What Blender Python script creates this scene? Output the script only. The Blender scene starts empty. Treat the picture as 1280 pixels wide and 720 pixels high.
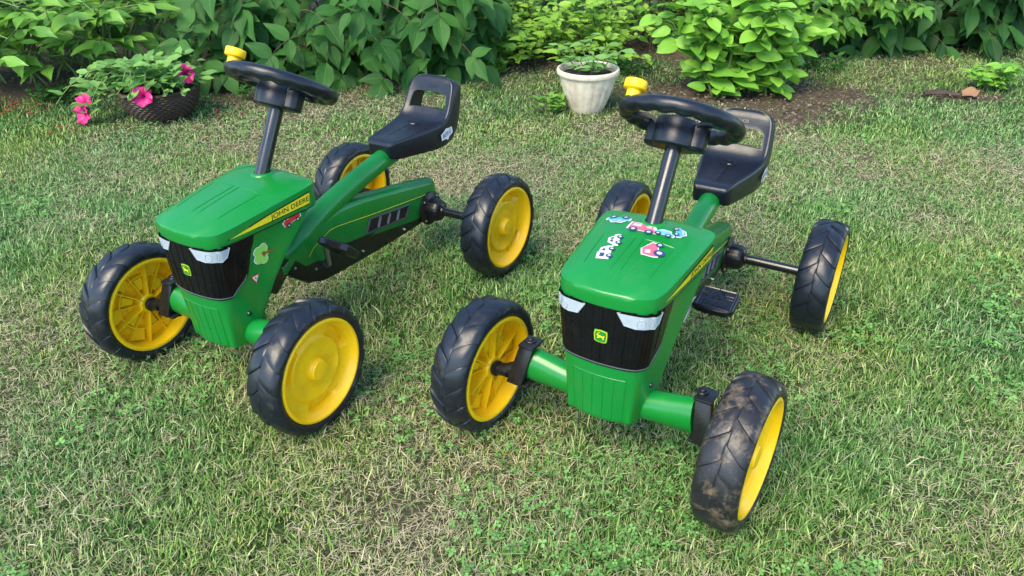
import bpy, bmesh, math, random
import numpy as np
from mathutils import Matrix, Vector, Euler
SC = bpy.context.scene
COL = SC.collection
random.seed(7)
RNG = np.random.default_rng(7)

# ------------------------------------------------------------------ camera, sky, sun, exposure
CAM_F, CAM_PITCH, CAM_ROLL, CAM_H = 967.2157 / 1280.0, 0.5254, 0.0074, 0.8753
cam_d = bpy.data.cameras.new('camera')
cam = bpy.data.objects.new('camera', cam_d)
COL.objects.link(cam)
cam_d.sensor_width = 36.0
cam_d.lens = CAM_F * 36.0
cam_d.clip_start = 0.02
cam_d.clip_end = 500.0
cam.matrix_world = (Matrix.Translation((0, 0, CAM_H)) @ Matrix.Rotation(math.pi / 2 - CAM_PITCH, 4, 'X')
                    @ Matrix.Rotation(-CAM_ROLL, 4, 'Z'))
SC.camera = cam

SUN_EL, SUN_AZ = math.radians(52), math.radians(215)      # azimuth clockwise from +Y: behind and left of the camera
w = bpy.data.worlds.new('World')
SC.world = w
w.use_nodes = True
nt = w.node_tree
bg = nt.nodes['Background']
sky = nt.nodes.new('ShaderNodeTexSky')
sky.sky_type = 'NISHITA'
sky.sun_disc = False
sky.sun_elevation = SUN_EL
sky.sun_rotation = SUN_AZ
sky.air_density = 1.0
sky.dust_density = .2
sky.ozone_density = 2.5
nt.links.new(sky.outputs[0], bg.inputs[0])
bg.inputs[1].default_value = 0.15
sl = bpy.data.lights.new('sun', 'SUN')
sl.energy = 2.2
sl.angle = math.radians(38)
sl.color = (1.0, 0.86, 0.62)
so = bpy.data.objects.new('sun', sl)
COL.objects.link(so)
so.location = (-3, -4, 8)
sd = Vector((math.sin(SUN_AZ) * math.cos(SUN_EL), math.cos(SUN_AZ) * math.cos(SUN_EL), math.sin(SUN_EL)))
so.rotation_euler = (-sd).to_track_quat('-Z', 'Y').to_euler()
SC.view_settings.view_transform = 'Standard'
SC.view_settings.look = 'None'
SC.view_settings.gamma = 1.0
SC.view_settings.exposure = 1.50

# ------------------------------------------------------------------ helpers
def newmat(name):
    m = bpy.data.materials.new(name)
    m.use_nodes = True
    n = m.node_tree
    return m, n, n.nodes['Principled BSDF'], n.nodes['Material Output']


def tex_noise(n, scale, detail=4, rough=.6, coord='Object', dist=0.0):
    tc = n.nodes.new('ShaderNodeTexCoord')
    t = n.nodes.new('ShaderNodeTexNoise')
    t.inputs['Scale'].default_value = scale
    t.inputs['Detail'].default_value = detail
    t.inputs['Roughness'].default_value = rough
    t.inputs['Distortion'].default_value = dist
    n.links.new(tc.outputs[coord], t.inputs['Vector'])
    return t


def ramp(n, src, stops):
    r = n.nodes.new('ShaderNodeValToRGB')
    e = r.color_ramp.elements
    while len(e) < len(stops):
        e.new(.5)
    for i, (p, c) in enumerate(stops):
        e[i].position = p
        e[i].color = (*c, 1) if len(c) == 3 else c
    n.links.new(src, r.inputs[0])
    return r


def mixc(n, fac, a, b):
    m = n.nodes.new('ShaderNodeMix')
    m.data_type = 'RGBA'
    for sock, v in ((m.inputs[0], fac), (m.inputs[6], a), (m.inputs[7], b)):
        if hasattr(v, 'is_linked') or isinstance(v, bpy.types.NodeSocket):
            n.links.new(v, sock)
        elif isinstance(v, tuple):
            sock.default_value = (*v, 1) if len(v) == 3 else v
        else:
            sock.default_value = v
    return m.outputs[2]


def bump(n, bs, src, strength, dist=.001):
    b = n.nodes.new('ShaderNodeBump')
    b.inputs['Strength'].default_value = strength
    b.inputs['Distance'].default_value = dist
    n.links.new(src, b.inputs['Height'])
    n.links.new(b.outputs[0], bs.inputs['Normal'])
    return b


def scratches(n, base, amt, tint, sc=(30, 420, 90)):
    tc = n.nodes.new('ShaderNodeTexCoord'); mp = n.nodes.new('ShaderNodeMapping'); mp.inputs['Scale'].default_value = sc; mp.inputs['Rotation'].default_value = (.2, .1, .5)
    t = n.nodes.new('ShaderNodeTexNoise'); t.inputs['Scale'].default_value = 1.0; t.inputs['Detail'].default_value = 2
    n.links.new(tc.outputs['Object'], mp.inputs[0]); n.links.new(mp.outputs[0], t.inputs['Vector'])
    r_ = ramp(n, t.outputs[0], [(.66, (0, 0, 0)), (.70, (1, 1, 1))])
    m2 = tex_noise(n, 16, 3, .6); r2 = ramp(n, m2.outputs[0], [(.5, (0, 0, 0)), (.62, (amt, amt, amt))])
    mu = n.nodes.new('ShaderNodeMath'); mu.operation = 'MULTIPLY'
    n.links.new(r_.outputs[0], mu.inputs[0]); n.links.new(r2.outputs[0], mu.inputs[1])
    return mixc(n, mu.outputs[0], base, tint)


def plastic(name, col, rough=.35, dirt=(.22, .18, .11), damt=.35, dscale=22, dlo=.55, dhi=.8, bscale=500, bst=.06, coat=0.0, rvar=.12, fade=None, scr=None):
    m, n, bs, out = newmat(name)
    t = tex_noise(n, dscale, 7, .7)
    f = ramp(n, t.outputs[0], [(dlo, (0, 0, 0)), (dhi, (damt, damt, damt))])
    base = col
    if fade:
        t3 = tex_noise(n, 7, 3, .5)
        f3 = ramp(n, t3.outputs[0], [(.35, (0, 0, 0)), (.7, (1, 1, 1))])
        base = mixc(n, f3.outputs[0], col, fade)
    cc_ = mixc(n, f.outputs[0], base, dirt)
    if scr:
        cc_ = scratches(n, cc_, scr[0], scr[1])
    n.links.new(cc_, bs.inputs['Base Color'])
    t2 = tex_noise(n, dscale * 1.7, 5, .7)
    r = n.nodes.new('ShaderNodeMapRange')
    r.inputs[1].default_value = .3
    r.inputs[2].default_value = .7
    r.inputs[3].default_value = max(.05, rough - rvar)
    r.inputs[4].default_value = rough + rvar
    n.links.new(t2.outputs[0], r.inputs[0])
    n.links.new(r.outputs[0], bs.inputs['Roughness'])
    tb = tex_noise(n, bscale, 2, .5)
    bump(n, bs, tb.outputs[0], bst, .0008)
    bs.inputs['Coat Weight'].default_value = coat
    bs.inputs['Coat Roughness'].default_value = .12
    return m


def flat(name, col, rough=.4):
    m, n, bs, out = newmat(name)
    t = tex_noise(n, 120, 3, .6)
    k = tuple(c * .82 for c in col)
    n.links.new(mixc(n, t.outputs[0], k, col), bs.inputs['Base Color'])
    bs.inputs['Roughness'].default_value = rough
    return m


def leaf_mat(name, cols, vein=(.25, .38, .1), vamt=.35, rough=.42, trans=.25, vscale=9.0, spec=.5):
    """leaf material: tint by object random + per-leaf attribute, veins from the UV map"""
    m, n, bs, out = newmat(name)
    oi = n.nodes.new('ShaderNodeObjectInfo')
    at = n.nodes.new('ShaderNodeAttribute')
    at.attribute_name = 'leaf_tint'
    ad = n.nodes.new('ShaderNodeMath'); ad.operation = 'ADD'
    n.links.new(oi.outputs['Random'], ad.inputs[0])
    n.links.new(at.outputs['Fac'], ad.inputs[1])
    fr = n.nodes.new('ShaderNodeMath'); fr.operation = 'FRACT'
    n.links.new(ad.outputs[0], fr.inputs[0])
    k = len(cols) - 1
    rc = ramp(n, fr.outputs[0], [(i / k, c) for i, c in enumerate(cols)])
    uv = n.nodes.new('ShaderNodeUVMap')
    sx = n.nodes.new('ShaderNodeSeparateXYZ')
    n.links.new(uv.outputs[0], sx.inputs[0])
    # |v|
    av = n.nodes.new('ShaderNodeMath'); av.operation = 'ABSOLUTE'
    n.links.new(sx.outputs[1], av.inputs[0])
    # side veins: saw of (u - .7|v|)*vscale
    mu = n.nodes.new('ShaderNodeMath'); mu.operation = 'MULTIPLY_ADD'
    n.links.new(av.outputs[0], mu.inputs[0]); mu.inputs[1].default_value = -.9
    n.links.new(sx.outputs[0], mu.inputs[2])
    ms = n.nodes.new('ShaderNodeMath'); ms.operation = 'MULTIPLY'
    n.links.new(mu.outputs[0], ms.inputs[0]); ms.inputs[1].default_value = vscale
    pp = n.nodes.new('ShaderNodeMath'); pp.operation = 'PINGPONG'
    n.links.new(ms.outputs[0], pp.inputs[0]); pp.inputs[1].default_value = .5
    r1 = ramp(n, pp.outputs[0], [(0, (1, 1, 1)), (.12, (0, 0, 0))])
    r2 = ramp(n, av.outputs[0], [(0, (1, 1, 1)), (.035, (0, 0, 0))])
    mx = n.nodes.new('ShaderNodeMath'); mx.operation = 'MAXIMUM'
    n.links.new(r1.outputs[0], mx.inputs[0]); n.links.new(r2.outputs[0], mx.inputs[1])
    mm = n.nodes.new('ShaderNodeMath'); mm.operation = 'MULTIPLY'
    n.links.new(mx.outputs[0], mm.inputs[0]); mm.inputs[1].default_value = vamt
    cc = mixc(n, mm.outputs[0], rc.outputs[0], vein)
    bl = tex_noise(n, 5.5, 5, .7, coord='UV', dist=.6); bl2 = ramp(n, bl.outputs[0], [(.60, (0, 0, 0)), (.72, (.55, .55, .55))])
    bv = n.nodes.new('ShaderNodeMath'); bv.operation = 'MULTIPLY'; n.links.new(bl2.outputs[0], bv.inputs[0]); n.links.new(fr.outputs[0], bv.inputs[1])
    cc = mixc(n, bv.outputs[0], cc, tuple(min(1, cols[-1][q] * (2.6, 1.7, 1.6)[q]) for q in range(3)))
    n.links.new(cc, bs.inputs['Base Color'])
    bs.inputs['Roughness'].default_value = rough
    bs.inputs['Specular IOR Level'].default_value = spec
    inv = n.nodes.new('ShaderNodeMath'); inv.operation = 'MULTIPLY'
    n.links.new(mx.outputs[0], inv.inputs[0]); inv.inputs[1].default_value = -1
    bump(n, bs, inv.outputs[0], .5, .002)
    tr = n.nodes.new('ShaderNodeBsdfTranslucent')
    n.links.new(mixc(n, .5, cc, (.25, .5, .05)), tr.inputs[0])
    mix = n.nodes.new('ShaderNodeMixShader')
    mix.inputs[0].default_value = trans
    n.links.new(bs.outputs[0], mix.inputs[1]); n.links.new(tr.outputs[0], mix.inputs[2])
    n.links.new(mix.outputs[0], out.inputs[0])
    return m


def mesh_np(name, verts, tris, mats=(), smooth=True, midx=None, uv=None, attrs=None, cols=None, vcols=None):
    me = bpy.data.meshes.new(name)
    verts = np.ascontiguousarray(verts, dtype=np.float32)
    tris = np.ascontiguousarray(tris, dtype=np.int32)
    k = tris.shape[1]
    me.vertices.add(len(verts)); me.vertices.foreach_set('co', verts.ravel())
    me.loops.add(tris.size); me.loops.foreach_set('vertex_index', tris.ravel())
    me.polygons.add(len(tris))
    me.polygons.foreach_set('loop_start', np.arange(0, tris.size, k, dtype=np.int32))
    me.polygons.foreach_set('loop_total', np.full(len(tris), k, dtype=np.int32))
    for m in mats:
        me.materials.append(m)
    if midx is not None:
        me.polygons.foreach_set('material_index', np.asarray(midx, dtype=np.int32))
    me.update(calc_edges=True)
    me.polygons.foreach_set('use_smooth', np.full(len(tris), smooth))
    if uv is not None:
        l = me.uv_layers.new(name='UVMap')
        l.data.foreach_set('uv', np.asarray(uv, dtype=np.float32)[tris.ravel()].ravel())
    if attrs:
        for nm, arr in attrs.items():
            a = me.attributes.new(nm, 'FLOAT', 'POINT')
            a.data.foreach_set('value', np.asarray(arr, dtype=np.float32))
    if vcols is not None:
        a = me.color_attributes.new('base_colour', 'FLOAT_COLOR', 'POINT')
        c4 = np.ones((len(verts), 4), dtype=np.float32); c4[:, :3] = vcols
        a.data.foreach_set('color', c4.ravel())
    return me


class MB:
    """collects geometry for ONE mesh object"""
    def __init__(s):
        s.v = []; s.f = []; s.m = []

    def add(s, vs, fs, mi=0):
        b = len(s.v)
        s.v += [tuple(p) for p in vs]
        s.f += [tuple(b + i for i in f) for f in fs]
        s.m += [mi] * len(fs)

    def grid(s, rows, closed_u=False, closed_v=False, mi=0, flip=False):
        nr, nc = len(rows), len(rows[0])
        vs = [p for r in rows for p in r]
        fs = []
        for i in range(nr if closed_v else nr - 1):
            for j in range(nc if closed_u else nc - 1):
                a, b = i * nc + j, i * nc + (j + 1) % nc
                c, d = ((i + 1) % nr) * nc + (j + 1) % nc, ((i + 1) % nr) * nc + j
                fs.append((a, d, c, b) if flip else (a, b, c, d))
        s.add(vs, fs, mi)

    def box(s, c, size, rot=None, mi=0, bev=0.0, taper=None):
        bm = bmesh.new()
        bmesh.ops.create_cube(bm, size=1)
        for v in bm.verts:
            v.co = Vector((v.co.x * size[0], v.co.y * size[1], v.co.z * size[2]))
            if taper and v.co.z > 0:
                v.co.x *= taper[0]; v.co.y *= taper[1]
        if bev:
            bmesh.ops.bevel(bm, geom=list(bm.edges), offset=bev, segments=2, profile=.5, affect='EDGES')
        M = Matrix.Translation(c) @ (rot.to_4x4() if rot is not None else Matrix.Identity(4))
        bm.transform(M)
        bm.verts.index_update()
        s.add([v.co.copy() for v in bm.verts], [[v.index for v in f.verts] for f in bm.faces], mi)
        bm.free()

    def tube(s, pts, rad, n=12, mi=0, cap=True, flat_y=None):
        pts = [Vector(p) for p in pts]
        if not hasattr(rad, '__len__'):
            rad = [rad] * len(pts)
        rows = []
        prev = None
        for i, p in enumerate(pts):
            t = (pts[min(i + 1, len(pts) - 1)] - pts[max(i - 1, 0)]).normalized()
            if prev is None:
                ref = Vector((0, 0, 1)) if abs(t.z) < .9 else Vector((0, 1, 0))
                a = t.cross(ref).normalized()
            else:
                a = (prev - t * prev.dot(t)).normalized()
            prev = a
            b = t.cross(a).normalized()
            ra, rb = rad[i] if hasattr(rad[i], '__len__') else (rad[i], rad[i])
            rows.append([p + a * (math.cos(2 * math.pi * k / n) * ra) + b * (math.sin(2 * math.pi * k / n) * rb) for k in range(n)])
        base = len(s.v)
        s.grid(rows, closed_u=True, mi=mi)
        if cap:
            s.f.append(tuple(base + k for k in range(n))[::-1]); s.m.append(mi)
            e = base + (len(pts) - 1) * n
            s.f.append(tuple(e + k for k in range(n))); s.m.append(mi)

    def lathe(s, prof, n=48, M=None, mi=0, yfun=None):
        """profile of (r, y) turned about the Y axis"""
        rows = []
        for (r, y) in prof:
            row = []
            for k in range(n):
                a = 2 * math.pi * k / n
                p = Vector((r * math.cos(a), y, r * math.sin(a)))
                row.append(M @ p if M is not None else p)
            rows.append(row)
        s.grid(rows, closed_u=True, mi=mi)

    def build(s, name, mats, parent=None, smooth=True, ang=35, recalc=True, loc=None):
        me = bpy.data.meshes.new(name)
        off = Vector(loc) if loc is not None else Vector((0, 0, 0))
        me.from_pydata([Vector(v) - off for v in s.v], [], s.f)
        if not isinstance(mats, (list, tuple)):
            mats = [mats]
        for m in mats:
            me.materials.append(m)
        me.polygons.foreach_set('material_index', s.m)
        if recalc:
            bm = bmesh.new(); bm.from_mesh(me)
            bmesh.ops.remove_doubles(bm, verts=bm.verts, dist=1e-5)
            bmesh.ops.recalc_face_normals(bm, faces=bm.faces)
            bm.to_mesh(me); bm.free()
        if smooth:
            me.polygons.foreach_set('use_smooth', [True] * len(me.polygons))
            me.set_sharp_from_angle(angle=math.radians(ang))
        me.update()
        return link(name, me, parent, loc)


def link(name, me, parent=None, loc=None):
    o = bpy.data.objects.new(name, me)
    COL.objects.link(o)
    if parent is not None:
        o.parent = parent
    if loc is not None:
        o.location = loc
    return o


def tag(o, label=None, cat=None, group=None, kind=None):
    if label: o['label'] = label
    if cat: o['category'] = cat
    if group: o['group'] = group
    if kind: o['kind'] = kind
    return o


def empty(name, loc):
    o = bpy.data.objects.new(name, None)
    COL.objects.link(o)
    o.location = loc
    o.empty_display_size = .05
    return o


def lerp(a, b, t): return a + (b - a) * t


def interp(x, xs, ys):
    return float(np.interp(x, xs, ys))


def catmull(P, s):
    n = len(P) - 1
    x = max(0, min(n - 1e-6, s * n)); i = int(x); t = x - i
    p0 = P[max(i - 1, 0)]; p1 = P[i]; p2 = P[min(i + 1, n)]; p3 = P[min(i + 2, n)]
    return tuple(.5 * ((2 * b) + (-a + c) * t + (2 * a - 5 * b + 4 * c - d) * t * t + (-a + 3 * b - 3 * c + d) * t ** 3)
                 for a, b, c, d in zip(p0, p1, p2, p3))


def text_polys(txt, size):
    """outline text of the built-in font -> (verts2d, faces); centred on the origin"""
    cu = bpy.data.curves.new('lettering_curve', 'FONT')
    cu.body = txt; cu.size = size; cu.align_x = 'CENTER'; cu.align_y = 'CENTER'; cu.resolution_u = 3
    o = bpy.data.objects.new('lettering_curve', cu)
    COL.objects.link(o)
    dg = bpy.context.evaluated_depsgraph_get(); dg.update()
    me = o.evaluated_get(dg).to_mesh()
    v = [(p.co.x, p.co.y) for p in me.vertices]; f = [tuple(q.vertices) for q in me.polygons]
    o.evaluated_get(dg).to_mesh_clear()
    bpy.data.objects.remove(o); bpy.data.curves.remove(cu)
    return v, f


TXT = {'JOHN DEERE': text_polys('JOHN DEERE', 1.0), 'BERG': text_polys('BERG', 1.0)}


def patch(mb, poly, fn, off=.0012, mi=0, cut=.012):
    """2-D polygon (or (verts, faces)) laid on a surface by fn(a, b) -> (point, normal)"""
    bm = bmesh.new()
    if isinstance(poly, tuple) and len(poly) == 2 and isinstance(poly[0], list):
        vs = [bm.verts.new((a, b, 0)) for a, b in poly[0]]
        for f in poly[1]:
            try: bm.faces.new([vs[i] for i in f])
            except ValueError: pass
    else:
        bm.faces.new([bm.verts.new((a, b, 0)) for a, b in poly])
        bmesh.ops.triangulate(bm, faces=bm.faces)
    for _ in range(5):
        ed = [e for e in bm.edges if e.calc_length() > cut]
        if not ed: break
        bmesh.ops.subdivide_edges(bm, edges=ed, cuts=1)
        bmesh.ops.triangulate(bm, faces=[f for f in bm.faces if len(f.verts) > 3])
    bm.verts.index_update()
    vs = []
    for v in bm.verts:
        p, nn = fn(v.co.x, v.co.y)
        vs.append(Vector(p) + Vector(nn) * off)
    mb.add(vs, [[v.index for v in f.verts] for f in bm.faces], mi)
    bm.free()


def circ(cx, cy, r, n=14, ry=None):
    return [(cx + r * math.cos(2 * math.pi * k / n), cy + (ry or r) * math.sin(2 * math.pi * k / n)) for k in range(n)]


def rrect(cx, cy, w_, h_, r, n=4):
    out = []
    for (sx, sy, a0) in ((1, 1, 0), (-1, 1, 90), (-1, -1, 180), (1, -1, 270)):
        for k in range(n + 1):
            a = math.radians(a0 + 90 * k / n)
            out.append((cx + sx * (w_ / 2 - r) + r * math.cos(a), cy + sy * (h_ / 2 - r) + r * math.sin(a)))
    return out


# ------------------------------------------------------------------ materials
M_GREEN = plastic('green_plastic', (.002, .185, .020), .32, damt=.10, dlo=.52, dhi=.95, coat=.15, bst=.04, rvar=.07, fade=(.004, .20, .034), scr=(.30, (.06, .30, .10)))
M_BLACK = plastic('black_plastic', (.007, .0075, .009), .33, damt=.10, dlo=.5, dhi=.9, bst=.12)
M_BLACKG = plastic('black_gloss_paint', (.007, .008, .011), .27, damt=.08, coat=.5, bst=.0)
M_GRILLE = plastic('grille_plastic', (.004, .0045, .006), .30, damt=.04, bst=.05)
M_GRILLE.node_tree.nodes['Principled BSDF'].inputs['Specular IOR Level'].default_value = .28
M_SEAT = plastic('seat_plastic', scr=(.3, (.06, .06, .065)), col=(.006, .0085, .015), rough=.32, damt=.08, dscale=40, dlo=.6, dhi=.85, bst=.25, bscale=900, rvar=.06)
M_TYRE = plastic('tyre_plastic', scr=(.35, (.10, .095, .085)), col=(.007, .0105, .017), rough=.35, dirt=(.12, .11, .09), damt=.40, dscale=34, dlo=.56, dhi=.85, bst=.12)
M_TYRE_MUD = plastic('muddy_tyre_plastic', (.012, .013, .016), .42, dirt=(.24, .175, .115), damt=.85, dscale=34, dlo=.50, dhi=.74, bst=.4, bscale=260)
M_YELLOW = plastic('yellow_plastic', (.97, .585, .006), .36, scr=(.35, (.50, .30, .03)), dirt=(.45, .25, .02), damt=.30, dscale=30, dlo=.55, dhi=.9, bst=.05)
M_YELLOWP = flat('yellow_print', (.85, .70, .02), .35)
M_LAMP = None
def lamp_mat():
    m, n, bs, out = newmat('lamp_lens_print')
    t = tex_noise(n, 90, 3, .5)
    n.links.new(mixc(n, t.outputs[0], (.29, .345, .40), (.42, .49, .55)), bs.inputs['Base Color'])
    bs.inputs['Roughness'].default_value = .18
    return m
M_LAMP = lamp_mat()
M_GREY = flat('grey_print', (.13, .145, .165), .35)
M_RING = flat('lamp_outline_print', (.33, .385, .435), .25)
M_TRIM = flat('grille_trim_plastic', (.06, .065, .075), .3)
M_METAL, _n, _b, _o = newmat('zinc_plated_steel')
_b.inputs['Metallic'].default_value = .9; _b.inputs['Roughness'].default_value = .4
_t = tex_noise(_n, 60, 4, .6); _n.links.new(mixc(_n, _t.outputs[0], (.25, .25, .24), (.5, .5, .48)), _b.inputs['Base Color'])
P_WHITE = flat('white_print', (.75, .75, .76)); P_PINK = flat('pink_print', (.66, .13, .20)); P_RED = flat('red_print', (.70, .035, .03))
P_BLUE = flat('blue_print', (.08, .42, .62)); P_NAVY = flat('navy_print', (.03, .06, .16)); P_SILV = flat('silver_print', (.45, .50, .55))
P_LEAF = flat('leaf_print', (.28, .62, .10)); P_BROWN = flat('brown_print', (.22, .10, .03)); P_CYAN = flat('cyan_print', (.10, .55, .68))
P_BLK = flat('black_print', (.012, .012, .014)); P_GRN = flat('green_print', (.01, .22, .03))
PRINT = [P_WHITE, P_PINK, P_RED, P_BLUE, P_NAVY, P_SILV, P_LEAF, P_BROWN, P_CYAN, P_BLK, P_GRN, M_YELLOWP]
WHITE, PINK, RED, BLUE, NAVY, SILV, LEAFC, BROWN, CYAN, BLK, GRN, YEL = range(12)

# ------------------------------------------------------------------ pedal kart (local axes: +X forward, +Y its left, Z up)
WB, WF, WR, TR, TW, RR = .603, .216, .2136, .115, .067, .092


def tyre_mesh(mat):
    mb = MB()
    N = 18
    ph = [(0.0, 0.0), (.035, .85), (.09, 1.0), (.40, .85), (.70, .5), (.90, .15)]
    prof = [(.0000, .1128, .10), (.0022, .1134, .8), (.012, .1128, 1.0), (.0215, .1112, 1.0), (.0275, .1085, .95), (.0312, .1045, .75), (.0330, .100, .35), (.0326, .0965, 0), (.0300, .0935, 0), (.0285, .0900, 0)]
    D = .0034
    for sgn in (1, -1):
        rows = []
        for (y, r, hw) in prof:
            row = []
            for k in range(N):
                for (p, h) in ph:
                    phase = k + p + (.5 if sgn < 0 else 0) - .62 * (min(y, .030) / .030) ** .9
                    a = 2 * math.pi * phase / N
                    rr = r + D * hw * (h - .35)
                    yy = y + .0012 * hw * (h - .3) * (1 if y > .02 else 0)
                    row.append((rr * math.cos(a), sgn * yy, rr * math.sin(a)))
            rows.append(row)
        mb.grid(rows, closed_u=True, flip=sgn < 0)
    # closed inner wall against the rim
    mb.lathe([(.0900, .0285), (.086, .02), (.086, -.02), (.0900, -.0285)], n=48)
    o = mb.build('tyre', mat, recalc=False, ang=32)
    me = o.data
    bpy.data.objects.remove(o)
    return me


def rim_mesh():
    """outer face towards +Y"""
    mb = MB()
    n = 120
    rs = [.0925, .0915, .0895, .0868, .0850, .0838, .0800, .0780, .0745, .0700, .0660, .0625, .0600, .0570, .0545, .0530, .0500, .0430, .0360, .0330, .0300, .0240, .0215, .0205, .0190, .0185, .017, .008, .0001]
    ys = [.0270, .0305, .0318, .0318, .0305, .0285, .0210, .0190, .0168, .0150, .0140, .0132, .0125, .0150, .0165, .0168, .0160, .0135, .0120, .0120, .0128, .0130, .0132, .0170, .0210, .0218, .0222, .0225, .0226]
    rows = []
    for r, y in zip(rs, ys):
        row = []
        for k in range(n):
            a = 2 * math.pi * k / n
            yy = y
            if .0585 < r < .0765:                       # three long sunk slots
                q = (math.degrees(a) % 120)
                e = min(1, max(0, (q - 22) / 4)) * min(1, max(0, (74 - q) / 4))
                yy -= .011 * e
            if .028 < r < .0505:                      # shallow spoke webs on the inner disc
                q = (math.degrees(a) % 60)
                e = min(1, max(0, (q - 14) / 5)) * min(1, max(0, (46 - q) / 5))
                yy -= .0008 * e
            row.append((r * math.cos(a), yy, r * math.sin(a)))
        rows.append(row)
    mb.grid(rows, closed_u=True)
    # back face: flange, deep well, ring ridges
    mb.lathe([(.0925, -.0270), (.0915, -.0305), (.0880, -.0315), (.0842, -.0305), (.0830, -.027), (.0815, -.010), (.0800, .0045), (.0600, .0055), (.0560, .0050), (.0555, -.006), (.0530, -.0065), (.0525, .0050), (.030, .0050), (.0190, .0040), (.0185, -.016), (.0165, -.019), (.0100, -.019), (.0095, -.010), (.0001, -.010)], n=64)
    # drum joining both flanges
    mb.lathe([(.0925, .027), (.0872, .022), (.0872, -.022), (.0925, -.027)], n=64)
    # radial ribs of the back, alternating deep wide wedge and thin rib
    for k in range(12):
        a = 2 * math.pi * k / 12
        R_ = Matrix.Rotation(-a, 3, 'Y')
        thin = .0022
        y0, y1 = .006, (-.019 if k % 2 else -.012)
        vs = []
        for (r, yy) in ((.017, y0), (.0812, y0), (.0812, y1 + .006), (.050, y1 + .002), (.017, y1)):
            for sg in (1, -1):
                vs.append(R_ @ Vector((r, yy, sg * thin * .5)))
        fs = [(0, 2, 4, 6, 8), (9, 7, 5, 3, 1)] + [(2 * i, 2 * i + 1, (2 * i + 3) % 10, (2 * i + 2) % 10) for i in range(5)]
        mb.add(vs, fs)
        if k % 2 == 0:                                # raised wedge sectors between ribs
            vs = []
            for yy in (.006, -.0035):
                for (r, da) in ((.056, .06), (.080, .05), (.080, .44), (.056, .42)):
                    vs.append(Vector((r * math.cos(a + da), yy, r * math.sin(a + da))))
            mb.add(vs, [(0, 1, 2, 3), (7, 6, 5, 4), (0, 4, 5, 1), (1, 5, 6, 2), (2, 6, 7, 3), (3, 7, 4, 0)])
        else:
            vs = []
            for yy in (.006, -.0065):
                for (r, da) in ((.028, .1), (.052, .08), (.052, .44), (.028, .42)):
                    vs.append(Vector((r * math.cos(a + da), yy, r * math.sin(a + da))))
            mb.add(vs, [(0, 1, 2, 3), (7, 6, 5, 4), (0, 4, 5, 1), (1, 5, 6, 2), (2, 6, 7, 3), (3, 7, 4, 0)])
    o = mb.build('rim', M_YELLOW, ang=30)
    me = o.data
    bpy.data.objects.remove(o)
    return me


TYRE = tyre_mesh(M_TYRE)
TYRE_MUD = tyre_mesh(M_TYRE_MUD)
RIM = rim_mesh()


def hubcap_mesh():
    mb = MB()
    mb.lathe([(.0180, .0205), (.0178, .0240), (.0165, .0258), (.008, .0266), (.0001, .0267)], n=32)
    o = mb.build('hub_cap', M_YELLOW, ang=40); me = o.data; bpy.data.objects.remove(o); return me


HUBCAP = hubcap_mesh()


def spindle_mesh(ln):
    mb = MB()
    mb.lathe([(.0001, .008), (.0085, .008), (.0085, -.021), (.0125, -.021), (.0135, -.024), (.0135, -.028), (.0095, -.030), (.0085, -.034), (.0085, -ln), (.0001, -ln)], n=20)
    o = mb.build('wheel', M_BLACK, ang=40); me = o.data; bpy.data.objects.remove(o); return me


SPINDLE_F = spindle_mesh(.048)
SPINDLE_R = spindle_mesh(.06)


def wheel(parent, pos, side, steer, spin, front, mud=False, label=None):
    """side +1: outer face to +Y"""
    o = link('wheel', SPINDLE_F if front else SPINDLE_R, parent, pos)
    o.rotation_mode = 'XYZ'
    rz = steer + (0 if side > 0 else math.pi)
    o.rotation_euler = (0, 0, rz)
    if label: o['label'] = label
    for nm, me in (('tyre', TYRE_MUD if mud else TYRE), ('rim', RIM), ('hub_cap', HUBCAP)):
        c = link(nm, me, o)
        c.rotation_euler = (0, spin, 0)
    return o


# ---- engine cover surface
Z0, Z1 = .105, .310
def body_ctrl(z):
    t = (z - Z0) / (Z1 - Z0)
    xf = .628 + .008 * min(1, t * 1.6)
    wc = .0520 + .0190 * t
    xc = .612
    xr = interp(z, [.105, .116, .155, .18, .205, .242, .30, .345], [.545, .550, .553, .537, .522, .492, .436, .41])
    wm = wc + .0125 - .004 * t
    wr = wm + .003 + .008 * t
    return [(xf - .002, 0.0), (xf - .0040, .45 * wc), (xf - .0090, .82 * wc), (xc + .0065, .975 * wc), (xc - .003, wc + .0040), (xc - .3 * (xc - xr), lerp(wc, wm, .8)),
            (xc - .65 * (xc - xr), wm + .002), (xr + .004, wr), (xr, wr - .003)]


def body_pt(s, z):
    """s in [-1,1]; 0 at the nose, +-1 at the rear edge of either side"""
    x, y = catmull(body_ctrl(z), abs(s))
    return Vector((x, y if s >= 0 else -y, z))


def body_fn(s, z):
    p = body_pt(s, z)
    ds = body_pt(min(1, s + .01), z) - body_pt(max(-1, s - .01), z)
    dz = body_pt(s, z + .002) - body_pt(s, z - .002)
    n = ds.cross(dz)
    n.normalize()
    if n.dot(Vector((p.x - .5, p.y * 2, 0))) < 0: n = -n
    return p, n


def s_at(z, y=None, x=None):
    best = None
    for i in range(0, 201):
        s = i / 200
        p = body_pt(s, z)
        e = abs(p.y - abs(y)) if y is not None else abs(p.x - x)
        if y is not None and s > .45: e += 1
        if x is not None and s < .45: e += 1
        if best is None or e < best[0]: best = (e, s)
    return best[1] * (1 if (y is None or y >= 0) else -1)


def side_fn(x, z):
    return body_fn(s_at(z, x=x), z)


def front_fn(y, z):
    return body_fn(s_at(z, y=y), z)


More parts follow.
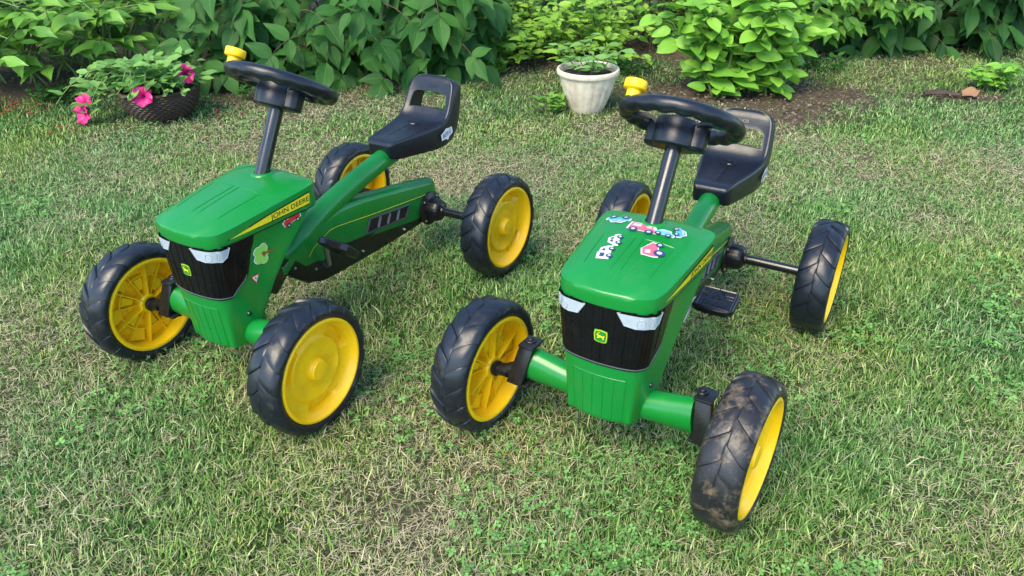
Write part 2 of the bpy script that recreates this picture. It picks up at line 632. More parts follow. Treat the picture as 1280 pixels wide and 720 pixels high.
# hood cap surface
HC = Vector((.52, 0))
def cap_outline(n=72):
    """plan outline of the hood cap, counter-clockwise from the nose"""
    half = [(.6375, 0), (.6355, .031), (.6285, .058), (.6195, .0710), (.6085, .0765), (.585, .0812), (.53, .0860), (.47, .0905), (.430, .0930), (.412, .0905), (.402, .0800), (.398, .055), (.397, 0)]
    pts = [catmull(half, i / (n // 2)) for i in range(n // 2 + 1)]
    return pts + [(x, -y) for x, y in pts[-2:0:-1]]


def cap_edge_z(x):
    return interp(x, [.39, .43, .615, .64], [.349, .3465, .3315, .3290])


CROWN = [(1.0, 0), (.988, .0024), (.965, .0038), (.90, .0066), (.78, .0105), (.62, .0145), (.45, .0160), (.25, .0165), (0, .0165)]
def cap_top(x, y):
    # crown from the plan scale of the point
    w_ = interp(x, [.39, .43, .615, .64], [.09, .093, .0765, .06])
    k = max(abs(y) / w_, abs(x - HC.x) / (.1175 if x > HC.x else .123))
    k = min(1, (abs(y / w_) ** 4 + (abs(x - HC.x) / (.1175 if x > HC.x else .123)) ** 4) ** .25)
    cr = interp(-k, [-a for a, b in CROWN], [b for a, b in CROWN])
    return cap_edge_z(x) + cr * interp(x, [.40, .5, .63], [1.0, 1.0, .85])


def cap_fn(x, y):
    e = .004
    p = Vector((x, y, cap_top(x, y)))
    nx = (cap_top(x + e, y) - cap_top(x - e, y)) / (2 * e)
    ny = (cap_top(x, y + e) - cap_top(x, y - e)) / (2 * e)
    return p, Vector((-nx, -ny, 1)).normalized()


def capside_fn(x, z):
    y = interp(x, [.40, .412, .430, .47, .53, .585, .6085, .619], [.08, .0905, .093, .0905, .086, .0805, .0775, .0715])
    return Vector((x, y - .0015 * (1 - (z - .31) / .03), z)), Vector((.08, 1, .05)).normalized()


def sticker_car(mb, fn, cx, cy, ang, sc, col, kind='car', flip=1):
    """a small printed vehicle on a white outline; kind car / truck / tractor"""
    ca, sa = math.cos(ang), math.sin(ang)
    def T(pl):
        return [(cx + sc * (flip * x * ca - y * sa), cy + sc * (flip * x * sa + y * ca)) for x, y in pl]
    L = 0
    def put(pl, mi):
        nonlocal L
        patch(mb, T(pl), fn, .0008 + .0003 * L, mi, cut=.01)
        L += 1
    if kind == 'car':
        body = [(-.5, -.12), (.5, -.12), (.52, .05), (.42, .14), (.30, .16), (.16, .36), (-.22, .36), (-.36, .16), (-.5, .12)]
        win = [[(-.28, .16), (-.02, .16), (-.02, .30), (-.18, .30)], [(.03, .16), (.24, .16), (.13, .30), (.03, .30)]]
        wh = [(-.28, -.14), (.28, -.14)]
    elif kind == 'truck':
        body = [(-.55, -.12), (.55, -.12), (.55, .10), (.38, .14), (.32, .38), (.02, .38), (.02, .22), (-.02, .22), (-.02, .44), (-.55, .44)]
        win = [[(.08, .16), (.30, .16), (.27, .31), (.08, .31)], [(-.46, .12), (-.12, .12), (-.12, .34), (-.46, .34)]]
        wh = [(-.33, -.14), (.30, -.14)]
    else:
        body = [(-.5, -.08), (.42, -.12), (.50, .12), (.10, .18), (.05, .52), (-.36, .52), (-.42, .16), (-.52, .10)]
        win = [[(-.30, .20), (-.02, .20), (-.04, .42), (-.28, .42)]]
        wh = [(-.28, -.16), (.32, -.18)]
    grow = .035 if col == RED else .07
    wr_ = .11 if col == RED else .17
    out = []
    cxm = sum(p[0] for p in body) / len(body); cym = sum(p[1] for p in body) / len(body)
    for x, y in body:
        d = math.hypot(x - cxm, y - cym)
        out.append((x + (x - cxm) / d * grow, y + (y - cym) / d * grow))
    put(out, WHITE)
    put(body, col)
    for q in win: put(q, WHITE if col == RED else SILV if col != WHITE else NAVY)
    for i, (x, y) in enumerate(wh):
        r = wr_ if not (kind == 'tractor' and i == 0) else .24
        L = 4; put(circ(x, y, r, 12), BLK if col == RED else NAVY)
        L = 5; put(circ(x, y, r * .5, 8), SILV)


def seat_mesh():
    # stations along the seat centreline: x, z, half width, depth below/behind, direction of the depth (x,z)
    st = [(.1230, .2950, .026, .014, (-.35, -.94)), (.1225, .2995, .030, .026, (-.25, -.97)), (.1180, .3045, .0345, .036, (-.1, -1)), (.106, .3070, .0375, .041, (0, -1)), (.086, .3085, .0415, .044, (0, -1)), (.055, .3105, .0485, .047, (0, -1)), (.020, .3135, .0565, .051, (0, -1)),
          (-.005, .3165, .0615, .055, (-.03, -1)), (-.022, .3195, .0640, .058, (-.25, -.96)), (-.031, .3235, .0650, .060, (-.50, -.86)), (-.037, .3290, .0652, .057, (-.75, -.66)), (-.043, .3360, .0650, .052, (-.90, -.43)),
          (-.050, .3490, .0645, .046, (-.96, -.27)), (-.058, .3650, .0630, .043, (-.965, -.26)), (-.066, .3810, .0610, .040, (-.965, -.26)), (-.0715, .3910, .0580, .038, (-.965, -.26)), (-.0755, .3980, .0530, .036, (-.96, -.28)), (-.0785, .4020, .046, .032, (-.95, -.3)), (-.0815, .4045, .036, .024, (-.92, -.38)), (-.0850, .4058, .026, .014, (-.8, -.6))]
    mb = MB()
    rows = []
    for i, (x, z, wd, t, (dx, dz)) in enumerate(st):
        d = Vector((dx, 0, dz)).normalized()
        dish = .0035 if 3 < i < 15 else .0
        prof = [(0, dish), (.45, dish), (.80, dish * .9), (.88, .0005), (.94, 0.0), (.985, .0020), (1.0, .0065 if t > .03 else t * .2), (1.0, t * .55), (.975, t * .86), (.93, t * .97), (.86, t), (.4, t * 1.0), (0, t * 1.0)]
        full = [(a, b) for a, b in prof] + [(-a, b) for a, b in prof[-2:0:-1]]
        rows.append([Vector((x, a * wd, z)) + d * b for a, b in full])
    mb.grid(rows, closed_u=True)
    n = len(rows[0])
    mb.f.append(tuple(range(n))); mb.m.append(0)
    e = (len(rows) - 1) * n
    mb.f.append(tuple(e + k for k in range(n))[::-1]); mb.m.append(0)
    o = mb.build('seat', M_SEAT, ang=60)
    # handle opening cut through the backrest
    cb = MB()
    ax = Vector((-.965, 0, -.26)).normalized()
    upv = Vector((-.26, 0, .965)).normalized() * 1.0
    upv = Vector((-.44, 0, .90)).normalized()
    c0 = Vector((-.057, 0, .3535))
    pts = []
    for (a, b) in ((-.048, -.0165), (-.030, -.0155), (0, -.014), (.030, -.0155), (.048, -.0165), (.0475, 0), (.0440, .0165), (.034, .0205), (0, .0225), (-.034, .0205), (-.0440, .0165), (-.0475, 0)):
        pts.append((a, b))
    vs = [c0 + Vector((0, a, 0)) + upv * b - ax * .05 for a, b in pts] + [c0 + Vector((0, a, 0)) + upv * b + ax * .08 for a, b in pts]
    k = len(pts)
    cb.add(vs, [tuple(range(k))[::-1], tuple(range(k, 2 * k))] + [(i, (i + 1) % k, k + (i + 1) % k, k + i) for i in range(k)])
    cut = cb.build('opening_cutter', M_SEAT, ang=30)
    mod = o.modifiers.new('opening', 'BOOLEAN'); mod.operation = 'DIFFERENCE'; mod.object = cut; mod.solver = 'EXACT'
    dg = bpy.context.evaluated_depsgraph_get(); dg.update()
    me = bpy.data.meshes.new_from_object(o.evaluated_get(dg))
    me.name = 'seat'
    me.set_sharp_from_angle(angle=math.radians(50))
    bpy.data.objects.remove(cut); bpy.data.objects.remove(o)
    return me


SEAT = seat_mesh()


def make_kart(name, label, loc, yaw, tp, tr, steer, spins, crank_ang, steer_wheel, stickers, muddy, seat_tilt):
    root = empty(name, (loc[0], loc[1], loc[2] + tp * .3))
    root.matrix_world = Matrix.Translation((loc[0], loc[1], loc[2] + tp * .3)) @ Matrix.Rotation(yaw, 4, 'Z') @ Matrix.Rotation(tp, 4, 'Y') @ Matrix.Rotation(tr, 4, 'X')
    tag(root, label, 'pedal go-kart', 'green pedal tractors parked on the lawn')

    # wheels
    kp = .03
    for i, (x, sd, front) in enumerate(((WB, 1, 1), (WB, -1, 1), (0, 1, 0), (0, -1, 0))):
        if front:
            px, py = x - math.sin(steer) * sd * kp, sd * (WF - kp) + math.cos(steer) * sd * kp
            wheel(root, (px, py, TR), sd, steer, spins[i], True, i in muddy, 'front wheel with a muddy worn tyre' if i in muddy else None)
        else:
            wheel(root, (0, sd * WR, TR), sd, 0, spins[i], False, i in muddy)

    # rear axle with flanged hub housings
    mb = MB(); mb.tube([(0, -.19, TR), (0, .19, TR)], .0098, 16)
    mb.build('rear_axle', M_BLACKG, root)
    for sd in (1, -1):
        mb = MB()
        mb.lathe([(.0001, .0215), (.0385, .0215), (.0400, .0230), (.0400, .0262), (.0385, .0275), (.0285, .0280), (.0262, .0300)], n=40, M=Matrix.Translation((0, 0, TR)) @ (Matrix.Rotation(0 if sd > 0 else math.pi, 4, 'Z')))
        rows = []
        for (r, y) in ((.0262, .0300), (.0268, .036), (.0262, .048), (.0235, .056), (.0175, .0605), (.0125, .062), (.0115, .066), (.0095, .067)):
            rows.append([Vector((0, sd * y, TR)) + Vector((math.cos(2 * math.pi * k / 48), 0, math.sin(2 * math.pi * k / 48))) * (r * (1 - (.045 if k % 6 == 0 else 0) * (1 if r > .02 else 0))) for k in range(48)])
        mb.grid(rows, closed_u=True)
        h = mb.build('axle_hub', M_BLACK, root, ang=40)
        for k in range(4):
            a = math.radians(45 + 90 * k)
            sb = MB(); sb.lathe([(.0001, .0305), (.0022, .0300), (.0030, .0290), (.0030, .0270)], n=10, M=Matrix.Translation((.0335 * math.cos(a), 0, TR + .0335 * math.sin(a))) @ Matrix.Rotation(0 if sd > 0 else math.pi, 4, 'Z'))
            sb.build('screw', M_METAL, h)

    # drive housing: green upper cover
    top = [(-.046, .120), (-.0475, .148), (-.045, .162), (-.037, .172), (-.020, .1775), (.03, .188), (.09, .2005), (.13, .2080), (.20, .2215), (.266, .2320), (.30, .2330), (.345, .2260), (.40, .2150), (.455, .2050)]
    bot = [(-.046, .120), (-.035, .098), (.0, .095), (.035, .1045), (.05, .1050), (.12, .1165), (.220, .1335), (.27, .1410), (.305, .1485), (.335, .1490), (.350, .1400), (.372, .1520), (.40, .1540), (.425, .1800), (.455, .2000)]
    def zt(x): return interp(x, [p[0] for p in top], [p[1] for p in top])
    def zb(x): return interp(x, [p[0] for p in bot], [p[1] for p in bot])
    xs = [-.0470, -.0455, -.042, -.036, -.028] + list(np.linspace(-.015, .45, 40))
    rows = []
    for x in xs:
        a, b = zb(x), zt(x)
        hw = .0205 * min(1, math.sqrt(max(.02, (x + .0480) / .022)))
        hw = hw * interp(x, [-.05, .3, .45], [1, 1.05, 1.25])
        r = min(.012, (b - a) * .4)
        prof = [(hw, a), (hw + .0012, a + .004), (hw + .0012, lerp(a, b, .45)), (hw, b - r), (hw - .0016, b - r * .5), (hw - .0055, b - r * .12), (hw * .5, b + .0006), (0, b + .001)]
        full = [(y, z) for y, z in prof] + [(-y, z) for y, z in prof[-2::-1]]
        rows.append([(x, y, z) for y, z in full])
    mb = MB(); mb.grid(rows)
    mb.f.append(tuple(range(len(rows[0])))); mb.m.append(0)
    house = mb.build('drive_housing', M_GREEN, root, ang=50)
    # black lower guard
    gx = [-.020, .0, .02, .05, .106, .17, .228, .30, .356, .385, .416, .440, .455, .463, .468]
    gb = [.092, .084, .083, .083, .0835, .085, .088, .092, .0965, .108, .128, .150, .168, .180, .186]
    rows = []
    for x in list(np.linspace(-.02, .468, 46)):
        b = interp(x, gx, gb)
        t_ = max(b + .002, min(zb(x) + .010, .196))
        hw = .0185 * interp(x, [-.02, .02, .30, .46], [.55, 1, 1.15, 1.25])
        prof = [(0, b), (hw * .6, b + .0005), (hw - .002, b + .0035), (hw + .0012, b + .010 if t_ - b > .014 else lerp(b, t_, .5)), (hw + .0022, t_ - .001), (hw - .002, t_)]
        full = [(-y, z) for y, z in prof[::-1]] + prof[1:]
        rows.append([(x, y, z) for y, z in full])
    mb = MB(); mb.grid(rows); k = len(rows[0])
    mb.f.append(tuple(range(k))); mb.m.append(0)
    e = (len(rows) - 1) * k
    mb.f.append(tuple(e + q for q in range(k))[::-1]); mb.m.append(0)
    mb.build('chain_guard', M_BLACK, root, ang=50)
    for (x, z) in ((.430, .166), (.378, .138), (.10, .103), (.24, .113)):
        sb = MB(); sb.lathe([(.0001, .0315), (.0024, .0310), (.0032, .0295), (.0034, .022)], n=10, M=Matrix.Translation((x, -.004, z)))
        sb.build('screw', M_METAL, root)
    # louvred vent on both flanks
    def vent_side(sd):
        A_, B_, C_, D_ = Vector((.207, 0, .1760)), Vector((.225, 0, .1465)), Vector((.090, 0, .1275)), Vector((.074, 0, .1545))
        y0 = .0245
        def q(u, v, y): return Vector((0, sd * y, 0)) + A_.lerp(D_, u).lerp(B_.lerp(C_, u), v)
        mb = MB()
        fr = [(0, 0), (1, 0), (1, 1), (0, 1)]
        inn = [(.025, .05), (.975, .05), (.98, .90), (.02, .90)]
        rows = [[q(*p, .0212) for p in fr], [q(*p, .0262) for p in fr], [q(*p, .0268) for p in [(.01, .03), (.985, .03), (.99, .96), (.01, .96)]], [q(*p, .0262) for p in inn], [q(*p, .0222) for p in inn]]
        mb.grid(rows, closed_u=True)
        v = mb.build('vent', M_TRIM, root, smooth=False)
        mb = MB(); mb.add([q(*p, .0232) for p in inn], [(0, 1, 2, 3)]); mb.build('vent_backing', P_BLK, v, smooth=False)
        for k in range(3):
            u = .27 + .235 * k
            mb = MB(); mb.add([q(u - .020, .10, .0234), q(u + .012, .10, .0262), q(u + .030, .86, .0262), q(u - .005, .86, .0234), q(u + .022, .10, .0234), q(u + .040, .86, .0234)], [(0, 1, 2, 3), (1, 4, 5, 2)])
            mb.build('slat', M_GREY, v, smooth=False)
    vent_side(1); vent_side(-1)
    # yellow pinstripe
    for sd in (1, -1):
        mb = MB()
        yy = sd * .0232
        mb.tube([(-.01, yy - sd * .001, .150), (.044, yy, .158), (.20, yy, .1815), (.300, yy, .1985), (.324, yy + sd * .0008, .200), (.345, yy + sd * .002, .1955), (.375, yy + sd * .0025, .185), (.392, yy + sd * .003, .172)], .00055, 6)
        mb.build('pinstripe', M_YELLOWP, root)

    # seat tube rising from the nose of the housing
    mb = MB()
    path = [(.470, 0, .160), (.455, 0, .172), (.435, 0, .183), (.40, 0, .199), (.36, 0, .2155), (.31, 0, .2325), (.25, 0, .2485), (.19, 0, .2610), (.12, 0, .2735), (.06, 0, .279), (.03, 0, .279)]
    rad = [(.025, .020), (.027, .023), (.0265, .0235), (.025, .0240), (.0235, .0240), (.0225, .0238), (.0215, .0230), (.0205, .0225), (.0200, .0220), (.020, .0200), (.018, .016)]
    mb.tube(path, rad, 24)
    mb.build('seat_tube', M_GREEN, root, ang=50)
    # nose bracket between the housing and the front body
    mb = MB(); mb.box((.480, 0, .168), (.05, .052, .052), rot=Euler((0, math.radians(38), 0)).to_matrix(), bev=.006)
    mb.tube([(.47, 0, .15), (.56, 0, .125)], .016, 14)
    mb.build('nose_bracket', M_BLACKG, root)

    # seat
    st = link('seat', SEAT, root)
    pv = Matrix.Translation((-.04, 0, .33))
    st.matrix_local = pv @ Matrix.Rotation(-seat_tilt, 4, 'Y') @ pv.inverted()
    for sd in (1, -1):
        bd = MB()
        def fn(a, b, sd=sd):
            return Vector((-.032 + a * -sd, sd * .0656, .294 + b)), Vector((0, sd, 0))
        tl = math.radians(14)
        def rot(pl):
            return [(x * math.cos(tl) - y * math.sin(tl) * -1 * sd * -1, y * math.cos(tl) + x * math.sin(tl) * -sd * -1) for x, y in pl]
        sh = [(x * 1.22, y * 1.22) for x, y in [(-.0175, -.006), (-.006, -.0078), (0, -.0125), (.006, -.0078), (.0175, -.006), (.0175, .0062), (.009, .0075), (0, .0108), (-.009, .0075), (-.0175, .0062)]]
        patch(bd, rot(sh), fn, .0008, WHITE)
        tv, tf = TXT['BERG']
        patch(bd, (rot([(x * .0140, y * .0140) for x, y in tv]), tf), fn, .0013, NAVY)
        bd.build('badge', PRINT, st, smooth=False, recalc=False)
    # embossed badge and centre line on the seat pan, logo on the backrest
    eb = MB()
    ring = [(Vector((.003 + .0100 * math.cos(a), .0125 * math.sin(a), .3102)) + Vector((-.1, 0, 0)) * 0) for a in np.linspace(0, 2 * math.pi, 18)]
    ring = [Vector((p.x, p.y, .3184 - .12 * (p.x - .003))) for p in ring]
    eb.tube(ring, .0009, 5, cap=False)
    eb.build('badge_ring', M_BLACKG, st)
    eb = MB(); eb.tube([(.016, 0, .3170), (.088, 0, .3116)], .0010, 5); eb.build('seat_crease', M_BLACKG, st); eb = MB()
    def pan(a, b): return Vector((.003 + b, a, .3182 - .12 * b)), Vector((0, 0, 1))
    tv, tf = TXT['BERG']
    patch(eb, ([(-x * .0075, y * .0075) for x, y in tv], tf), pan, .0010); eb.build('embossing', M_BLACKG, st, smooth=False); eb = MB()
    def bk(a, b): return Vector((-.0660 - b * .45, a, .3865 + b)), Vector((.9, 0, .42)).normalized()
    patch(eb, ([(-x * .0095, y * .0085) for x, y in tv], tf), bk, -.0015)
    eb.build('embossing', M_BLACKG, st, smooth=False)

    # engine cover: body shell
    zs = [.100, .105, .110] + list(np.linspace(.118, .310, 22))
    ss = list(np.linspace(-1, 1, 65))
    mb = MB()
    rows = []
    for z in zs:
        zz = max(z, .105)
        row = [body_pt(s, zz) for s in ss]
        if z < .105:
            row = [Vector((lerp(p.x, .575, .06), p.y * .90, .1015)) for p in row]
        rows.append(row)
    mb.grid(rows, closed_u=True)
    n = len(ss)
    mb.f.append(tuple(range(n))); mb.m.append(0)
    e = (len(rows) - 1) * n
    mb.f.append(tuple(e + q for q in range(n))[::-1]); mb.m.append(0)
    body = mb.build('engine_cover', M_GREEN, root, ang=42)
    # moulded vertical lines low on the nose
    mb = MB()
    for k in range(6):
        f = -1 + 2 * k / 5
        pl = []
        for z in np.linspace(.187 if k not in (0, 5) else .187, .108, 10):
            q = front_fn(f * .0425 * lerp(.92, 1.0, (z - .108) / .079), z)
            pl.append(q[0] + q[1] * .0001)
        mb.tube(pl, .00075, 5)
    pl = []
    for y in np.linspace(-.0425, .0425, 16):
        q = front_fn(y, .187); pl.append(q[0] + q[1] * .0001)
    mb.tube(pl, .0007, 5)
    mb.build('moulded_line', M_GREEN, body)
    for sd in (1, -1):
        q = body_fn(s_at(.164, x=.585) * sd, .164)
        sb = MB(); Mx = Matrix.Translation(q[0]) @ Matrix.Rotation(0 if sd > 0 else math.pi, 4, 'Z')
        sb.lathe([(.0001, .0038), (.0030, .0036), (.0042, .0022), (.0046, -.001)], n=14, M=Mx)
        sb.build('bolt', M_BLACKG, root)

    # grille: black panel wrapping round the nose
    def smax(z):
        if z >= .233: return s_at(z, x=interp(z, [.233, .3075], [.572, .543]))
        return lerp(s_at(.2155, x=.606), s_at(.233, x=.572), (z - .2085) / (.233 - .2085))
    rows = []; rim_pts = []
    zz = [.2080, .2105, .2155, .2215, .2275, .233] + list(np.linspace(.243, .3072, 8))
    for z in zz:
        sm = smax(z)
        # bottom edge of the panel dips slightly in the middle
        row = []
        for s in np.linspace(-1, 1, 81):
            p, nn = body_fn(s * sm, z)
            row.append(p + nn * (.0016 if abs(s) < .985 else -.001))
        rows.append(row)
    rows.insert(0, [p - Vector((.0035, 0, .0005)) for p in rows[0]])
    mb = MB(); mb.grid(rows)
    grille = mb.build('grille', M_GRILLE, root, ang=60)
    # glossy grey trim line round the lower edge
    mb = MB(); pl = []
    for z in np.linspace(.240, .2125, 7):
        q = body_fn(-smax(z) * .965, z); pl.append(q[0] + q[1] * .0020)
    for s in np.linspace(-1, 1, 40):
        sm = smax(.2110) * .965
        q = body_fn(s * sm, .2112); pl.append(q[0] + q[1] * .0020)
    for z in np.linspace(.2125, .240, 7):
        q = body_fn(smax(z) * .965, z); pl.append(q[0] + q[1] * .0020)
    mb.tube(pl, .0011, 6)
    mb.build('grille_trim', M_TRIM, grille)
    # vertical slats
    ns = 17
    for k in range(ns):
        f = -1 + 2 * (k + .5) / ns
        s = f * smax(.25) * .93
        hw = smax(.25) * .93 / ns * .62
        rows = []
        ztop = .3065
        for z in np.linspace(.2145 if abs(s) < smax(.2145) * .93 else .236, ztop, 6):
            r_ = []
            for ds, h in ((-hw, .0012), (-hw * .75, .0027), (hw * .75, .0027), (hw, .0012)):
                p, nn = body_fn(s + ds, z); r_.append(p + nn * h)
            rows.append(r_)
        mb = MB(); mb.grid(rows); mb.build('slat', M_GRILLE, grille, ang=30)
    # headlamps
    for sd in (1, -1):
        zt_, zb_ = .3045, .2830
        so_t, si_t = s_at(zt_, x=.600), s_at(zt_, y=.0235)
        so_b, si_b = s_at(zb_, y=.0700) , s_at(zb_, y=.0360)
        so_b = s_at(zb_, x=.609)
        pl = [(sd * so_t, zt_ - .001), (sd * lerp(so_t, so_b, .7), lerp(zt_, zb_, .75)), (sd * lerp(so_b, si_b, .12), zb_), (sd * lerp(so_b, si_b, .80), zb_ + .001), (sd * lerp(si_b, si_t, .15), zb_ + .004), (sd * si_t, zt_ + .0005)]
        mb = MB(); patch(mb, pl, body_fn, .0034, 0, cut=.01)
        hl = mb.build('headlight', M_LAMP, root, recalc=False)
        mb = MB()
        c2 = [(lerp(so_t, si_t, .30), .2935), (lerp(so_t, si_t, .62), .2930)]
        for cs, cz in c2:
            pts = []
            for a in np.linspace(0, 2 * math.pi, 22):
                q = body_fn(sd * (cs + .036 * math.cos(a)), cz + .0072 * math.sin(a)); pts.append(q[0] + q[1] * .0036)
            mb.tube(pts, .0005, 5, cap=False); mb.build('lamp_ring', M_RING, hl); mb = MB()
        mb = MB(); pts = []
        for (s, z) in pl + [pl[0]]:
            q = body_fn(s, z); pts.append(q[0] + q[1] * .0036)
        mb.tube(pts, .0006, 5); mb.build('lamp_bezel', M_RING, hl)
    # emblem: green shield with yellow rim and a leaping deer
    mb = MB()
    def em(a, b): return front_fn(a, .2600 + b)
    shp = [(-.0098, .0095), (0, .0108), (.0098, .0095), (.0107, .002), (.0094, -.0088), (.005, -.0105), (-.005, -.0105), (-.0094, -.0088), (-.0107, .002)]
    # em takes y; s_at is sampled coarsely, so lay the shield on a local plane
    pe, ne = front_fn(0.0, .260)
    def em(a, b): return Vector((pe.x + .0030, a + .003, pe.z + b)), Vector((1, 0, 0))
    patch(mb, [(x * 1.05, y * 1.05) for x, y in shp], em, .0002, GRN)
    patch(mb, [(x * .93, y * .93) for x, y in shp], em, .0006, YEL)
    patch(mb, [(x * .85, y * .85) for x, y in shp], em, .0010, GRN)
    deer = [(-.0068, .0020), (-.0050, .0032), (-.0032, .0022), (.0, .0018), (.0030, .0010), (.0062, .0022), (.0066, .0012), (.0048, -.0008), (.0054, -.0040), (.0040, -.0046), (.0028, -.0016), (.0, -.0010), (-.0022, -.0022), (-.0046, -.0034), (-.0052, -.0026), (-.0034, -.0004), (-.0048, .0012)]
    patch(mb, [(x, y) for x, y in deer], em, .0014, YEL)
    patch(mb, [(-.0050, .0030), (-.0036, .0062), (-.0012, .0068), (-.0014, .0060), (-.0032, .0052), (-.0042, .0028)], em, .0014, YEL)
    mb.build('emblem', PRINT, root, smooth=False)

    # hood cap
    ol = cap_outline(72)
    rows = []
    def lvl(scale, zf, inset=0):
        r_ = []
        for (x, y) in ol:
            X = HC.x + (x - HC.x) * scale; Y = y * scale
            d = math.hypot(x - HC.x, y)
            X -= (x - HC.x) / d * inset; Y -= y / d * inset
            r_.append((X, Y, zf(x, y)))
        return r_
    rows.append(lvl(1, lambda x, y: .3130, .012))
    rows.append(lvl(1, lambda x, y: .3085, .0045))
    rows.append(lvl(1, lambda x, y: .3078, .0022))
    rows.append(lvl(1, lambda x, y: .3085, .0010))
    rows.append(lvl(1, lambda x, y: .3120, .0005))
    rows.append(lvl(1, lambda x, y: cap_edge_z(x) - .006, .0))
    for sc_, cr in CROWN[:-1]:
        rows.append(lvl(sc_, lambda x, y, sc_=sc_: cap_top(HC.x + (x - HC.x) * sc_, y * sc_), .0005 if sc_ == 1 else 0))
    mb = MB(); mb.grid(rows, closed_u=True)
    n = len(ol); e = (len(rows) - 1) * n
    mb.f.append(tuple(e + q for q in range(n))); mb.m.append(0)
    cap = mb.build('hood', M_GREEN, root, ang=50)
    # black strip in the gap under the hood
    rows = [[Vector((HC.x + (x - HC.x) * .985, y * .985, z)) for (x, y) in ol] for z in (.3062, .3105)]
    mb = MB(); mb.grid(rows, closed_u=True)
    mb.build('hood_gap_strip', M_BLACK, root)
    # moulded panels on the hood
    mb = MB()
    for sd in (1, -1):
        for line in ([(.500, sd * .006), (.502, sd * .056)], [(.500, sd * .006), (.595, sd * .007)], [(.502, sd * .056), (.590, sd * .050)]):
            pl = []
            for t in np.linspace(0, 1, 12):
                q = cap_fn(lerp(line[0][0], line[1][0], t), lerp(line[0][1], line[1][1], t)); pl.append(q[0] + q[1] * .0001)
            mb.tube(pl, [.0002] + [.0009] * 10 + [.0002], 5)
    mb.build('moulded_line', M_GREEN, cap)
    # yellow name strip on both flanks of the hood
    for sd in (1, -1):
        def cf(a, b, sd=sd):
            p, nn = capside_fn(a, b)
            return (p, nn) if sd > 0 else (Vector((p.x, -p.y, p.z)), Vector((nn.x, -nn.y, nn.z)))
        mb = MB()
        patch(mb, [(.6000, .3150), (.6000, .3180), (.52, .3300), (.429, .3380), (.4225, .3375), (.4255, .3145)], cf, .0012, 0, cut=.008)
        patch(mb, [(.5960, .3165), (.52, .3280), (.430, .3360), (.4245, .3355), (.4275, .3165)], cf, .0016, 1, cut=.008)
        tv, tf = TXT['JOHN DEERE']
        xc_, zc_ = .4705, .3245
        sgn = -1 if sd > 0 else 1
        patch(mb, ([(xc_ + sgn * x * .0148, zc_ + y * .0130 + (-.0013 if sd > 0 else .0013) * (sgn * x * .0148) / .015 * 0 + (xc_ + sgn * x * .0148 - xc_) * -.045) for x, y in tv], tf), cf, .0021, 0, cut=.008)
        mb.build('name_strip', [P_BLK, M_YELLOWP], cap, smooth=False, recalc=False)

    # steering column, hub, wheel
    nrm = Vector((-.6, 0, 1)).normalized(); u = Vector((nrm.z, 0, -nrm.x)); v = Vector((0, 1, 0)); c = Vector((.358, 0, .500))
    Mw = Matrix(((u.x, v.x, nrm.x, c.x), (u.y, v.y, nrm.y, c.y), (u.z, v.z, nrm.z, c.z), (0, 0, 0, 1))) @ Matrix.Rotation(steer_wheel, 4, 'Z')
    mb = MB(); base = c - nrm * .18
    mb.tube([base, c - nrm * .030], .0128, 24)
    colm = mb.build('steering_column', M_BLACKG, root)
    # collar where the column enters the hood
    q, qn = cap_fn(.441, 0)
    mb = MB()
    rows = []
    for (r_, h) in ((.020, -.0005), (.0190, .0016), (.0165, .0032), (.0142, .0034)):
        rr_ = []
        for a in np.linspace(0, 2 * math.pi, 24, endpoint=False):
            x_, y_ = .4400 + r_ * math.cos(a) * 1.1, r_ * math.sin(a)
            rr_.append((x_, y_, cap_top(x_, y_) + h))
        rows.append(rr_)
    mb.grid(rows, closed_u=True); mb.build('column_collar', M_GREEN, root)
    mb = MB(); rows = []
    nR, nT = 96, 16
    for i in range(nR):
        a = 2 * math.pi * i / nR
        row = []
        for j in range(nT):
            b = 2 * math.pi * j / nT
            bumpf = math.cos(a * 18)
            under = max(0, -math.sin(b)) * .5 + .5 * max(0, -math.cos(b))
            r_ = .0126 + .0015 * (abs(math.cos(a * 9)) - .5) * 2 * (max(0, -math.sin(b)) + .9 * max(0, -math.cos(b)))
            row.append(Mw @ Vector(((.087 + r_ * math.cos(b)) * math.cos(a), (.087 + r_ * math.cos(b)) * math.sin(a), r_ * .95 * math.sin(b))))
        rows.append(row)
    mb.grid(rows, closed_u=True, closed_v=True)
    sw = mb.build('steering_wheel', M_SEAT, root, ang=70)
    # hub: curved block
    mb = MB(); rows = []
    for (h, sc_) in ((-.0455, .70), (-.0440, .90), (-.0405, 1.0), (-.0400, .94), (-.012, .98), (-.0075, .95), (-.0055, .85)):
        row = []
        for k in range(40):
            a = 2 * math.pi * k / 40
            ca, sa = math.cos(a), math.sin(a)
            X = .0215 * (abs(ca) ** .6) * (1 if ca > 0 else -1) * sc_
            Y = .0500 * (abs(sa) ** .65) * (1 if sa > 0 else -1) * (.5 + .5 * sc_)
            row.append(Mw @ Vector((X, Y, h)))
        rows.append(row)
    mb.grid(rows, closed_u=True)
    mb.f.append(tuple(range(40))[::-1]); mb.m.append(0); e = 6 * 40
    mb.f.append(tuple(e + q for q in range(40))); mb.m.append(0)
    mb.build('hub', M_SEAT, sw, ang=40)
    mb = MB(); rows = []
    for (h, r_) in ((-.0462, .024), (-.0455, .031), (-.0430, .0345), (-.0405, .0352), (-.0050, .0352), (-.0022, .0335), (-.0010, .0300)):
        rows.append([Mw @ Vector((.004 + r_ * math.cos(a), r_ * math.sin(a), h)) for a in np.linspace(0, 2 * math.pi, 44, endpoint=False)])
    mb.grid(rows, closed_u=True)
    mb.f.append(tuple(range(44))[::-1]); mb.m.append(0); mb.f.append(tuple(6 * 44 + q for q in range(44))); mb.m.append(0)
    mb.build('hub_drum', M_SEAT, sw, ang=35)
